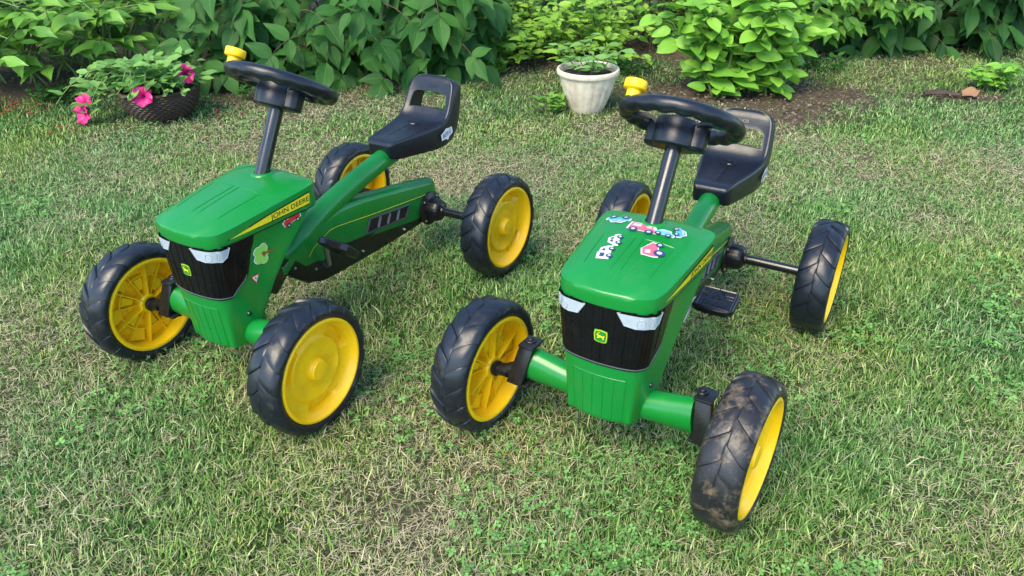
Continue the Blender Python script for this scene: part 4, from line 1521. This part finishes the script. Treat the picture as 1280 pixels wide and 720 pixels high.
def compound(S, r, p, d, nrm_, L, n_pairs, lsize, kinds, srad=.0022, hang=.45):
    """a petiole with paired leaflets and a terminal one"""
    pts = [p]
    for i in range(1, 6):
        t = i / 5
        pts.append(p + d * (L * t) + Vector((0, 0, -hang * L * t * t)))
    S.stem.tube(pts, [srad * (1 - .12 * i) for i in range(6)], 4, cap=False)
    side = d.cross(nrm_).normalized()
    for k in range(n_pairs):
        t = .35 + .55 * k / max(1, n_pairs - 1) if n_pairs > 1 else .6
        fi = t * 5; i = min(4, int(fi)); q = pts[i].lerp(pts[i + 1], fi - i)
        for sg in (1, -1):
            dd = (side * sg + d * .55 + Vector((0, 0, -.30)) + rv(r, .15)).normalized()
            S.leaf(q, dd, nrm_ + rv(r, .25), lsize * r.uniform(.75, 1.0), r.choice(kinds))
    dd = (pts[-1] - pts[-2]).normalized()
    S.leaf(pts[-1], (dd + Vector((0, 0, -.1))).normalized(), nrm_ + rv(r, .2), lsize * r.uniform(1.0, 1.25), r.choice(kinds))


def kindset(name, mat, specs):
    T = [leaf_mesh(name, mat, **sp) for sp in specs]
    return [leaf_data('leaf', [mat], t) for t in T], T


L_MID = leaf_mat('mid_green_leaf', [(.013, .070, .012), (.022, .10, .016), (.046, .165, .024), (.016, .08, .015)], vein=(.10, .25, .05), vamt=.5, rough=.55, spec=.3)
L_PEONY = leaf_mat('fresh_green_leaf', [(.07, .23, .024), (.12, .32, .032), (.19, .41, .045), (.09, .27, .03)], vein=(.28, .42, .1), vamt=.45, rough=.38)
L_YEL = leaf_mat('yellow_green_leaf', [(.17, .38, .03), (.24, .46, .04), (.30, .52, .05), (.14, .33, .03)], vein=(.3, .5, .1), vamt=.3, rough=.45)
L_LIME = leaf_mat('lime_green_leaf', [(.13, .36, .032), (.19, .45, .04), (.25, .52, .055), (.10, .29, .03)], vein=(.33, .55, .14), vamt=.5, rough=.42, vscale=8)
L_DARK = leaf_mat('dark_green_leaf', [(.010, .052, .010), (.017, .078, .014), (.036, .13, .02), (.012, .058, .012)], vein=(.06, .16, .04), vamt=.5, rough=.55, spec=.3)
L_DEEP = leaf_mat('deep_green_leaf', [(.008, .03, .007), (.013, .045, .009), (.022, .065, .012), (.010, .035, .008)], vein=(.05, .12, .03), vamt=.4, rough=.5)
L_SOFT = leaf_mat('soft_green_leaf', [(.09, .25, .045), (.14, .34, .065), (.20, .42, .09), (.11, .28, .05)], vein=(.3, .45, .2), vamt=.35, rough=.55)
L_FERN = leaf_mat('conifer_green_leaf', [(.10, .20, .02), (.18, .30, .03), (.25, .38, .05)], vein=(.2, .3, .05), vamt=.1, rough=.6)
M_STEMG = plastic('green_stem', (.10, .17, .04), .6, damt=.3, bst=.3)
M_STEMB = plastic('brown_stem', (.10, .065, .04), .8, damt=.5, bst=.6)
M_STEMR = plastic('reddish_stem', (.14, .055, .045), .6, damt=.3, bst=.3)

# left: peony-like shrub with narrow fresh green leaves
r = random.Random(11)
ms, ts = kindset('leaf', L_PEONY, [dict(width=.36, tip=1.5, fold=.25, droop=.18), dict(width=.42, tip=1.4, fold=.1, droop=.3), dict(width=.32, tip=1.5, fold=.35, droop=.05, wave=.04)])
S = Shrub('peony_shrub', 'fresh green peony shrub with narrow leaves in threes at the left edge of the bed', 'shrub', (-1.95, 3.42, 0))
for k in range(54):
    az = r.uniform(0, 6.28); out = Vector((math.cos(az), math.sin(az) * .8 - .3, 0)).normalized()
    b = Vector((r.uniform(-.35, .35), r.uniform(-.22, .2), 0))
    pts = stem_curve(r, b, out, r.uniform(.25, .62), r.uniform(.35, .85), .45)
    S.stem.tube(pts, [.006 * (1 - .07 * i) for i in range(11)], 5)
    for kx in range(5):
        t = .35 + .62 * kx / 4; fi = t * 10; i = min(9, int(fi)); p = pts[i].lerp(pts[i + 1], fi - i)
        a = az + kx * 2.4; d = Vector((math.cos(a), math.sin(a) - .45, .15)).normalized()
        q = p + d * r.uniform(.08, .15)
        S.stem.tube([p, q], .0022, 4, cap=False)
        sd_ = d.cross(Vector((0, 0, 1))).normalized()
        for g, wv in ((0, 1.0), (.75, .85), (-.75, .85)):
            dd = (d * math.cos(g) + sd_ * math.sin(g) + Vector((0, 0, r.uniform(-.3, .05)))).normalized()
            S.leaf(q, dd, Vector((0, -.45, 1)) + rv(r, .35), .135 * wv * r.uniform(.7, 1.15), r.randrange(3))
S.finish(ms, ts, [L_PEONY], M_STEMG)

# middle-left: big drooping mid green compound leaves
r = random.Random(23)
ms, ts = kindset('leaf', L_MID, [dict(width=.52, tip=1.75, fold=.2, droop=.22, serr=.03), dict(width=.58, tip=1.7, fold=.08, droop=.35, serr=.03), dict(width=.48, tip=1.8, fold=.3, droop=.1, serr=.03)])
def big_shrub(S, r, nst, w_, dep, hgt, ls, y_front, low=.04):
    for k in range(nst):
        b = Vector((r.uniform(-w_, w_), r.uniform(-.05, dep), 0))
        h = r.uniform(.12, hgt)
        out = Vector((r.uniform(-.5, .5), -1, 0)).normalized()
        pts = stem_curve(r, b, out, r.uniform(.08, .35), h, .25)
        S.stem.tube(pts, [.007 * (1 - .07 * i) for i in range(11)], 5)
        for kx in range(4):
            t = .45 + .55 * kx / 3; fi = t * 10; i = min(9, int(fi)); p = pts[i].lerp(pts[i + 1], fi - i)
            a = r.uniform(-2.6, -.54)
            d = Vector((math.cos(a), math.sin(a), r.uniform(-.15, .35))).normalized()
            nn = (Vector((0, -.45, .85)) + d * .25 + rv(r, .45)).normalized()
            compound(S, r, p, d, nn, r.uniform(.13, .22), r.choice((1, 2, 2)), ls * r.uniform(.75, 1.1), (0, 1, 2))
S = Shrub('elder_shrub', 'broad dark shrub with large pointed drooping leaves behind the left tractor steering wheel', 'shrub', (-.72, 3.45, 0))
big_shrub(S, r, 78, .62, .45, .75, .118, 0)
S.finish(ms, ts, [L_MID], M_STEMB, 300)

# yellow-green small leaved shrub between elder and pot
r = random.Random(31)
ms, ts = kindset('leaf', L_YEL, [dict(width=.46, tip=1.4, fold=.2, droop=.1, nx=6), dict(width=.52, tip=1.5, fold=.1, droop=.25, nx=6)])
S = Shrub('spirea_shrub', 'low yellow-green shrub with small leaves left of the pale flower pot', 'shrub', (.10, 3.62, 0))
for k in range(125):
    b = Vector((r.uniform(-.38, .40), r.uniform(-.16, .35), 0))
    az = r.uniform(-2.9, -.2); out = Vector((math.cos(az), math.sin(az), 0))
    pts = stem_curve(r, b, out, r.uniform(.1, .3), r.uniform(.10, .40), .3)
    S.stem.tube(pts, .0025, 4)
    for kx in range(6):
        t = .3 + .7 * kx / 5; fi = t * 10; i = min(9, int(fi)); p = pts[i].lerp(pts[i + 1], fi - i)
        for sg in (0, math.pi):
            a = kx * 1.57 + sg; d = Vector((math.cos(a), math.sin(a) - .3, .25)).normalized()
            S.leaf(p, d, Vector((0, -.4, 1)) + rv(r, .4), .058 * r.uniform(.6, 1.2), r.randrange(2))
S.finish(ms, ts, [L_YEL], M_STEMG, 260)

# upright light shrub behind the pot
r = random.Random(37)
ms, ts = kindset('leaf', L_PEONY, [dict(width=.44, tip=1.5, fold=.2, droop=.1, nx=6), dict(width=.5, tip=1.5, fold=.1, droop=.3, nx=6)])
S = Shrub('mock_orange_shrub', 'loose light green shrub with thin arching twigs behind the pale flower pot', 'shrub', (.62, 3.85, 0))
simple_shrub(S, r, [Vector((r.uniform(-.42, .4), r.uniform(-.12, .3), 0)) for _ in range(42)], .3, .62, .085, 7, (0, 1), per=2, srad=.004, petiole=.012)
S.finish(ms, ts, [L_PEONY], M_STEMB, 240)

# lime green hydrangea right of centre
r = random.Random(41)
ms, ts = kindset('leaf', L_LIME, [dict(width=.60, tip=1.2, fold=.12, droop=.10, nx=9, wave=.015), dict(width=.64, tip=1.25, fold=.05, droop=.22, nx=9, wave=.015), dict(width=.56, tip=1.2, fold=.22, droop=.04, nx=9, wave=.02)])
S = Shrub('hydrangea_shrub', 'bright lime-green hydrangea with broad oval leaves growing from bare soil', 'shrub', (.93, 3.06, 0))
simple_shrub(S, r, [Vector((r.uniform(-.15, .15), r.uniform(-.11, .12), 0)) for _ in range(42)], .26, .62, .112, 9, (0, 1, 2), droop=.3, start=.05, per=2, ldroop=.18, srad=.005, petiole=.025, jitter=.42, cam_bias=.35, up=.5)
S.finish(ms, ts, [L_LIME], M_STEMG, 280)

# sparse twiggy light shrub right of the hydrangea
r = random.Random(43)
ms, ts = kindset('leaf', L_PEONY, [dict(width=.42, tip=1.6, fold=.2, droop=.1, serr=.05, nx=6), dict(width=.46, tip=1.6, fold=.1, droop=.25, serr=.05, nx=6)])
S = Shrub('viburnum_shrub', 'sparse shrub with toothed light leaves on arching reddish twigs right of the hydrangea', 'shrub', (1.42, 3.75, 0))
for k in range(34):
    b = Vector((r.uniform(-.3, .25), r.uniform(-.1, .2), 0)); az = r.uniform(-2.7, -.1)
    out = Vector((math.cos(az) + .2, math.sin(az), 0)).normalized()
    pts = stem_curve(r, b, out, r.uniform(.1, .42), r.uniform(.25, .7), .4)
    S.stem.tube(pts, [.004 * (1 - .07 * i) for i in range(11)], 5)
    for kx in range(5):
        t = .45 + .55 * kx / 4; fi = t * 10; i = min(9, int(fi)); p = pts[i].lerp(pts[i + 1], fi - i)
        a = az + (kx % 2 * 2 - 1) * .9; d = Vector((math.cos(a), math.sin(a) - .2, .1)).normalized()
        compound(S, r, p, d, (Vector((0, -.5, 1)) + rv(r, .3)).normalized(), .10, 2, .065, (0, 1), srad=.0014, hang=.2)
S.finish(ms, ts, [L_PEONY], M_STEMR, 260)

# right: dark shrub with drooping leaves
r = random.Random(47)
ms, ts = kindset('leaf', L_DARK, [dict(width=.46, tip=1.75, fold=.2, droop=.25, serr=.03), dict(width=.52, tip=1.7, fold=.08, droop=.4, serr=.03), dict(width=.42, tip=1.8, fold=.3, droop=.15, serr=.03)])
S = Shrub('dogwood_shrub', 'deep green shrub with long drooping pointed leaves at the right edge of the bed', 'shrub', (2.35, 3.98, 0))
big_shrub(S, r, 120, .85, .4, .8, .14, 0)
S.finish(ms, ts, [L_DARK], M_STEMB, 300)

# feathery conifer tips above the pot and hydrangea
r = random.Random(53)
ms, ts = kindset('leaf', L_FERN, [dict(width=.16, tip=1.6, fold=.1, droop=.1, nx=3)])
S = Shrub('conifer_shrub', 'feathery yellow-green conifer sprays showing above the hydrangea', 'shrub', (.98, 3.95, 0))
for k in range(46):
    b = Vector((r.uniform(-.2, .2), r.uniform(-.1, .2), 0)); az = r.uniform(-3.0, -.1)
    pts = stem_curve(r, b, Vector((math.cos(az), math.sin(az), 0)), r.uniform(.1, .35), r.uniform(.25, .75), .2)
    S.stem.tube(pts, .003, 4)
    for kx in range(26):
        t = .25 + .75 * kx / 25; fi = t * 10; i = min(9, int(fi)); p = pts[i].lerp(pts[i + 1], fi - i)
        for sg in (1, -1):
            a = az + sg * 1.1; S.leaf(p, Vector((math.cos(a), math.sin(a), r.uniform(-.2, .5))).normalized(), Vector((0, -.3, 1)), .05 * r.uniform(.6, 1.1), 0)
S.finish(ms, ts, [L_FERN], M_STEMB, 0)

# dark hedge mass closing the back of the bed
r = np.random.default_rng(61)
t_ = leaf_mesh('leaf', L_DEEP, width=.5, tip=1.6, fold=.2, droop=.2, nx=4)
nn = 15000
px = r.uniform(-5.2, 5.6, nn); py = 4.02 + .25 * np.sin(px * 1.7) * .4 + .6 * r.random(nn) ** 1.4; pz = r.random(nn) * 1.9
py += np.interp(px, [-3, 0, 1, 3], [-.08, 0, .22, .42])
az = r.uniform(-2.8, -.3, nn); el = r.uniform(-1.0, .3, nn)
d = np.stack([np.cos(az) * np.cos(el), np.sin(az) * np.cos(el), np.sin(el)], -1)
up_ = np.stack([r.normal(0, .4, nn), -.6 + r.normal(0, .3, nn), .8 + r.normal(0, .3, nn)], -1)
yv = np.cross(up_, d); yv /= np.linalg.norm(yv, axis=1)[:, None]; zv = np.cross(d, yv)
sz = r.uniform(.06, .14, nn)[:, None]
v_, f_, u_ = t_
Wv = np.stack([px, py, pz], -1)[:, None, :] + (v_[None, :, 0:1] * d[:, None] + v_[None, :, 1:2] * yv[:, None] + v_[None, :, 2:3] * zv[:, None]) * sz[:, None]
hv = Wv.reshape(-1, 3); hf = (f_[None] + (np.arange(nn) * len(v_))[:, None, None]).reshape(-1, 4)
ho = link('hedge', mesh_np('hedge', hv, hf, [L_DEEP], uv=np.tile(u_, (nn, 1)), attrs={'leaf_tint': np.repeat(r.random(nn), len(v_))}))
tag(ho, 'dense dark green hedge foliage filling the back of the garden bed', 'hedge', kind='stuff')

# ------------------------------------------------------------------ planted pot
root = empty('flower_pot', (.283, 2.835, .0)); tag(root, 'pale cream fluted plastic flower pot filled with soil at the bed edge', 'flower pot')
M_POT = plastic('cream_pot_plastic', (.72, .64, .50), .38, dirt=(.28, .20, .11), damt=.75, dscale=26, dlo=.45, dhi=.8, bst=.2, bscale=160)
mb = MB(); rows = []
for (r_, z, fl) in ((.052, .003, 0), (.060, 0, 0), (.0625, .004, .0), (.069, .018, .2), (.080, .045, .8), (.0905, .075, 1), (.098, .100, .8), (.1025, .122, .25), (.1035, .130, 0), (.1050, .134, 0), (.1125, .136, 0), (.1145, .140, 0), (.1145, .151, 0), (.1125, .1545, 0), (.1065, .1550, 0), (.1035, .152, 0), (.1015, .140, 0), (.098, .120, 0)):
    row = []
    for k in range(120):
        a = 2 * math.pi * k / 120
        f = abs(math.sin(a * 9)) ** .6
        row.append(((r_ - .0042 * fl * (1 - f)) * math.cos(a), (r_ - .0042 * fl * (1 - f)) * math.sin(a), z))
    rows.append(row)
mb.grid(rows, closed_u=True); mb.f.append(tuple(range(120))[::-1]); mb.m.append(0)
mb.build('pot_wall', M_POT, root, ang=40)
M_SOIL, n, bs, out = newmat('potting_soil'); t = tex_noise(n, 160, 6, .75)
n.links.new(ramp(n, t.outputs[0], [(.3, (.012, .008, .006)), (.55, (.05, .035, .025)), (.7, (.16, .12, .09))]).outputs[0], bs.inputs['Base Color']); bs.inputs['Roughness'].default_value = .95; bump(n, bs, t.outputs[0], 1, .01)
mb = MB(); rows = []
rr = random.Random(3)
for k in range(9):
    rows.append([((.1015 * (1 - k / 8.01)) * math.cos(a), (.1015 * (1 - k / 8.01)) * math.sin(a), .129 + .004 * rr.random() + .006 * k / 8) for a in np.linspace(0, 2 * math.pi, 32, endpoint=False)])
mb.grid(rows, closed_u=True); mb.build('potting_soil', M_SOIL, root)

r = random.Random(71)
ms, ts = kindset('leaf', L_SOFT, [dict(width=.42, tip=1.4, fold=.2, droop=.2, nx=6), dict(width=.36, tip=1.5, fold=.1, droop=.1, nx=6)])
S = Shrub('potted_seedling', 'thin light green seedling with small leaves standing in the cream pot', 'plant', (.283, 2.835, .136))
for (bx, by, ox, oy, h) in ((.02, .0, .05, .02, .12), (.0, .02, -.03, .04, .13), (-.03, .01, -.06, -.01, .07), (.05, .01, .07, -.02, .10), (.01, -.02, .01, -.03, .09), (-.01, .04, -.08, .03, .11), (.03, .03, .10, .01, .09), (-.04, .03, -.10, .02, .12), (.0, .03, .02, .05, .15)):
    pts = stem_curve(r, Vector((bx, by, 0)), Vector((ox, oy, 0)).normalized(), math.hypot(ox, oy), h, .2, wob=.008)
    S.stem.tube(pts, .0018, 5)
    for kx in range(6):
        t = .1 + .9 * kx / 5; fi = t * 10; i = min(9, int(fi)); p = pts[i].lerp(pts[i + 1], fi - i); a = kx * 2.4 + r.random()
        S.leaf(p, Vector((math.cos(a), math.sin(a) - .2, .15)).normalized(), Vector((0, -.3, 1)) + rv(r, .3), .060 * r.uniform(.6, 1.1), r.randrange(2))
S.finish(ms, ts, [L_SOFT], M_STEMG, 60)

# ------------------------------------------------------------------ petunia basket
bx, by = -1.275, 2.79
root = empty('wicker_basket', (bx, by, 0)); tag(root, 'round dark brown wicker planter basket holding pink petunias', 'basket')
M_WICK = plastic('brown_wicker', (.050, .028, .018), .45, damt=.3, dscale=40, bst=.3)
mb = MB()
for k in range(13):
    t = k / 12; rad_ = lerp(.088, .137, math.sin(t * math.pi / 2) ** .9); z = .008 + .100 * t
    rows = []
    ns_ = 144; mr = .0052 if k < 12 else .0075
    for i in range(ns_):
        a = 2 * math.pi * i / ns_
        R_ = rad_ + .0016 * math.sin(a * 30 + math.pi * (k % 2))
        rows.append([((R_ + mr * math.cos(b)) * math.cos(a), (R_ + mr * math.cos(b)) * math.sin(a), z + mr * math.sin(b)) for b in np.linspace(0, 2 * math.pi, 6, endpoint=False)])
    mb.grid(rows, closed_u=True, closed_v=True)
mb.build('wicker_weave', M_WICK, root)
mb = MB()
for k in range(24):
    a = 2 * math.pi * (k + .5) / 24
    mb.tube([(lerp(.088, .137, math.sin(t * math.pi / 2) ** .9) * math.cos(a), lerp(.088, .137, math.sin(t * math.pi / 2) ** .9) * math.sin(a), .005 + .105 * t) for t in np.linspace(0, 1, 6)], .003, 5)
mb.build('wicker_stake', M_WICK, root)
mb = MB(); mb.lathe([(.0001, .09), (.132, .088), (.130, .07), (.085, .008), (.0001, .005)], n=32, M=Matrix.Rotation(math.pi / 2, 4, 'X')); mb.build('potting_soil', M_SOIL, root)

r = random.Random(83)
ms, ts = kindset('leaf', L_SOFT, [dict(width=.50, tip=1.25, fold=.2, droop=.2, nx=6), dict(width=.44, tip=1.3, fold=.1, droop=.1, nx=6)])
S = Shrub('petunia_plant', 'bushy petunia with three magenta blooms spilling over the wicker basket', 'plant', (bx, by, .095))
for k in range(46):
    az = r.uniform(0, 6.28); reach = r.uniform(.05, .17)
    if k < 12: az = math.pi + r.uniform(-.5, .5); reach = r.uniform(.16, .32)
    b = Vector((math.cos(az) * .06 * r.random(), math.sin(az) * .06 * r.random(), 0))
    dr = 1.35 if k < 12 else .5
    pts = []
    h = r.uniform(.05, .13)
    for i in range(11):
        t = i / 10; pts.append(b + Vector((math.cos(az), math.sin(az), 0)) * reach * t + Vector((0, 0, h * math.sin(math.pi * min(1, t * .8)) - (.085 * max(0, t - .35) / .65 * (1 if k < 12 else .25)))))
    S.stem.tube(pts, .0018, 4)
    for kx in range(10):
        t = .1 + .9 * kx / 9; fi = t * 10; i = min(9, int(fi)); p = pts[i].lerp(pts[i + 1], fi - i); a = az + kx * 2.4
        S.leaf(p, Vector((math.cos(a), math.sin(a) - .15, r.uniform(0, .7))).normalized(), Vector((0, -.3, 1)) + rv(r, .45), .058 * r.uniform(.6, 1.2), r.randrange(2))
S.finish(ms, ts, [L_SOFT], M_STEMG, 280)
M_PET, n, bs, out = newmat('magenta_petal')
t = tex_noise(n, 60, 4, .6)
n.links.new(mixc(n, t.outputs[0], (.42, .003, .10), (.66, .012, .21)), bs.inputs['Base Color']); bs.inputs['Roughness'].default_value = .5
M_RED, n, bs, out = newmat('dark_red_petal')
t = tex_noise(n, 60, 4, .6)
n.links.new(mixc(n, t.outputs[0], (.18, .02, .025), (.38, .03, .045)), bs.inputs['Base Color']); bs.inputs['Roughness'].default_value = .6
pet_root = S.root


def bloom(parent, p, d, R_, mat, seed, name='bloom'):
    rr = random.Random(seed); d = Vector(d).normalized()
    a_ = d.cross(Vector((0, 0, 1)) if abs(d.z) < .9 else Vector((1, 0, 0))).normalized(); b_ = d.cross(a_)
    rows = []
    ph = rr.random() * 6
    for k in range(9):
        t = k / 8
        row = []
        for i in range(40):
            a = 2 * math.pi * i / 40
            lobe = .80 + .20 * abs(math.cos(a * 2.5 + ph)) ** .6
            rad_ = R_ * (.10 + .90 * t ** 1.4) * (lerp(1, lobe, t))
            h = R_ * (-.9 + .95 * t ** .55) + R_ * .13 * math.sin(a * 5 + ph * 2) * t ** 2 + R_ * .10 * math.sin(a * 11 + seed) * t ** 3 - R_ * .18 * t ** 4
            row.append(Vector(p) + a_ * (rad_ * math.cos(a)) + b_ * (rad_ * math.sin(a)) + d * h)
        rows.append(row)
    mb = MB(); mb.grid(rows, closed_u=True)
    return mb.build(name, mat, parent, ang=80)


bloom(pet_root, (.118, -.03, .068), (.25, -.9, .35), .036, M_PET, 1)
bloom(pet_root, (.012, -.165, .028), (.1, -.9, .35), .036, M_PET, 2)
bloom(pet_root, (-.245, -.11, -.048), (-.5, -.8, .2), .042, M_PET, 3)
bloom(pet_root, (-.238, -.09, -.010), (-.2, -.7, .6), .034, M_PET, 4)

# flower at the left border
r = random.Random(89)
ms, ts = kindset('leaf', L_PEONY, [dict(width=.40, tip=1.5, fold=.2, droop=.2, nx=6)])
S = Shrub('begonia_plant', 'small plant with dark red flowers on the lawn edge at the far left', 'plant', (-2.02, 2.84, 0))
for k in range(16):
    a = r.uniform(0, 6.28); pts = stem_curve(r, Vector((0, 0, 0)), Vector((math.cos(a), math.sin(a), 0)), r.uniform(.03, .13), r.uniform(.04, .12), .3, wob=.01)
    S.stem.tube(pts, .0018, 4)
    for kx in range(4):
        i = 3 + 2 * kx; b = a + kx * 2.4; S.leaf(pts[min(i, 10)], Vector((math.cos(b), math.sin(b) - .2, .2)).normalized(), Vector((0, -.3, 1)) + rv(r, .3), .055 * r.uniform(.7, 1.2), 0)
S.finish(ms, ts, [L_PEONY], M_STEMG, 90)
for k, (x, y, z) in enumerate(((.03, -.06, .055), (.055, -.05, .045), (.035, -.075, .035), (.01, -.05, .06))):
    bloom(S.root, (x, y, z), (.2, -.8, .5), .017, M_RED, 20 + k)

# small seedling in the soil ring at the right
r = random.Random(97)
ms, ts = kindset('leaf', L_LIME, [dict(width=.52, tip=1.4, fold=.15, droop=.2, serr=.04, nx=6), dict(width=.46, tip=1.4, fold=.25, droop=.1, serr=.04, nx=6)])
S = Shrub('hydrangea_seedling', 'small young bright green seedling in a ring of bare soil at the right', 'plant', (1.90, 3.05, 0))
for k in range(11):
    a = r.uniform(0, 6.28); pts = stem_curve(r, Vector((r.uniform(-.02, .02), r.uniform(-.02, .02), 0)), Vector((math.cos(a), math.sin(a) * .7, 0)), r.uniform(.03, .13), r.uniform(.07, .15), .3, wob=.01)
    S.stem.tube(pts, .0022, 4)
    for kx in range(4):
        i = 3 + 2 * kx
        for sg in (0, math.pi):
            b = a + kx * 1.57 + sg; S.leaf(pts[min(i, 10)], Vector((math.cos(b), math.sin(b) - .2, .1)).normalized(), Vector((0, -.35, 1)) + rv(r, .3), .055 * r.uniform(.7, 1.2), r.randrange(2))
S.finish(ms, ts, [L_LIME], M_STEMG, 100)

# low weeds hugging the front of the bed and the pot
weeds = [(.15, 2.80, 'tuft of small green weeds growing against the left foot of the cream pot', .05, 16, L_PEONY),
         (.52, 3.32, 'low dark weeds in the shaded soil between cream pot and hydrangea', .09, 20, L_MID),
         (-1.75, 2.98, 'low weeds under the left peony shrub beside the basket', .10, 26, L_MID),
         (-.98, 3.02, 'patch of low green weeds right of the wicker basket', .09, 22, L_MID),
         (-.10, 3.34, 'green weeds at the foot of the yellow-green shrub', .08, 22, L_PEONY),
         (1.34, 3.35, 'low weeds on the bare soil right of the hydrangea', .08, 14, L_MID)]
for q, (x, y, lab, sp, num, mt) in enumerate(weeds):
    r = random.Random(200 + q)
    ms, ts = kindset('leaf', mt, [dict(width=.46, tip=1.4, fold=.2, droop=.25, nx=5)])
    S = Shrub('weed_clump', lab, 'weeds', (x, y, 0), 'weed clumps along the bed edge')
    for k in range(num):
        a = r.uniform(0, 6.28); b = Vector((r.uniform(-sp, sp), r.uniform(-sp * .5, sp * .5), 0))
        for kx in range(5):
            c_ = r.uniform(0, 6.28); S.leaf(b + Vector((0, 0, r.uniform(.01, .06))), Vector((math.cos(c_), math.sin(c_), r.uniform(.1, .9))).normalized(), Vector((0, -.3, 1)) + rv(r, .3), .034 * r.uniform(.6, 1.3), 0)
    S.finish(ms, ts, [mt], M_STEMG, 120)

# fallen leaf, bark chip, fallen petals
M_DRY = leaf_mat('dry_brown_leaf', [(.30, .16, .08), (.38, .22, .12), (.25, .13, .07)], vein=(.18, .09, .04), vamt=.4, rough=.8, trans=.1)
t_ = leaf_mesh('fallen_leaf', M_DRY, width=.62, tip=1.4, fold=.3, droop=-.15, wave=.08)
o = link('fallen_leaf', leaf_data('fallen_leaf', [M_DRY], t_)); o.matrix_world = mat_from(Vector((.9, .3, .05)), Vector((0, -.4, 1)), Vector((1.73, 2.93, .014)), .085)
tag(o, 'curled dry tan leaf lying on the soil beside the right seedling', 'dead leaf')
mb = MB()
rows = []
rr = random.Random(9)
for i in range(9):
    t = i / 8
    rows.append([(1.60 + .13 * t, 2.965 + .02 * math.sin(t * 4) + .022 * math.cos(a) * (1 - abs(t - .5)) , .010 + .012 * math.sin(a) * (1 - .8 * abs(t - .5)) + .003 * rr.random()) for a in np.linspace(0, 2 * math.pi, 8, endpoint=False)])
mb.grid(rows, closed_u=True)
M_BARK = plastic('dark_bark', (.055, .032, .028), .8, damt=.6, dscale=50, bst=1, bscale=90)
tag(mb.build('bark_chip', M_BARK, None, ang=30), 'dark strip of bark lying on the soil left of the tan leaf', 'bark')
# fallen petals: countless small flecks
rr = np.random.default_rng(5)
cl = [(-1.88, 2.86, .14, .04, 42), (-1.02, 2.90, .14, .05, 30), (-1.55, 2.66, .05, .04, 8), (-.98, 2.82, .1, .05, 12)]
VV = []
for cx, cy, sx, sy, nn in cl:
    for k in range(nn):
        x, y = cx + rr.normal() * sx, cy + rr.normal() * sy; z = float(ground_z(x, y)) + .012 + .01 * rr.random(); s_ = rr.uniform(.004, .010); a = rr.random() * 6.28
        for da in (0, 1.8, 3.2, 4.9):
            VV.append((x + s_ * math.cos(a + da), y + s_ * math.sin(a + da), z + .003 * rr.random()))
VV = np.array(VV); nq = len(VV) // 4
po = link('fallen_petals', mesh_np('fallen_petals', VV, np.arange(nq * 4).reshape(-1, 4), [M_RED], smooth=False))
tag(po, 'dark red fallen petals scattered on the lawn edge near the basket', 'petals', kind='stuff')

rr = np.random.default_rng(77)
nn = 26000
x = np.concatenate([rr.uniform(-.2, 2.5, nn), rr.uniform(-2.6, -.2, nn // 4)]); y = np.concatenate([rr.uniform(2.55, 3.9, nn), rr.uniform(2.8, 3.5, nn // 4)]); nn = len(x)
sa_ = soil_amt(x, y) * (.3 + 1.4 * vnoise(x, y, 14, 55)); k = rr.random(nn) < sa_
x, y = x[k], y[k]; nn = len(x)
az = rr.random(nn) * 6.283; tw = rr.random(nn) < .45
L_ = np.where(tw, rr.uniform(.010, .045, nn), rr.uniform(.004, .014, nn)); W_ = np.where(tw, rr.uniform(.0009, .0020, nn), rr.uniform(.003, .009, nn))
z = ground_z(x, y) + .010 + .010 * rr.random(nn)
dx, dy = np.cos(az), np.sin(az); up_ = rr.normal(0, .22, nn)
c_ = np.stack([x, y, z], -1); a_ = np.stack([dx, dy, up_], -1) * (L_ / 2)[:, None]; b_ = np.stack([-dy, dx, rr.normal(0, .4, nn)], -1) * (W_ / 2)[:, None]
v_ = np.stack([c_ - a_ - b_, c_ - a_ * .9 + b_, c_ + a_ + b_ * .5, c_ + a_ * 1.05 - b_ * .8], 1).reshape(-1, 3)
pal = np.array([[.09, .06, .04], [.14, .10, .07], [.22, .165, .11], [.29, .235, .165], [.19, .12, .07], [.12, .15, .05]])
cc_ = pal[rr.integers(0, 6, nn)] * rr.uniform(.7, 1.25, nn)[:, None]
me = mesh_np('bed_litter', v_, np.arange(nn * 4).reshape(-1, 4), [ggm], smooth=False, vcols=np.repeat(cc_, 4, 0))
tag(link('bed_litter', me), 'dead twigs and dry leaf bits scattered over the bare soil of the bed', 'litter', kind='stuff')
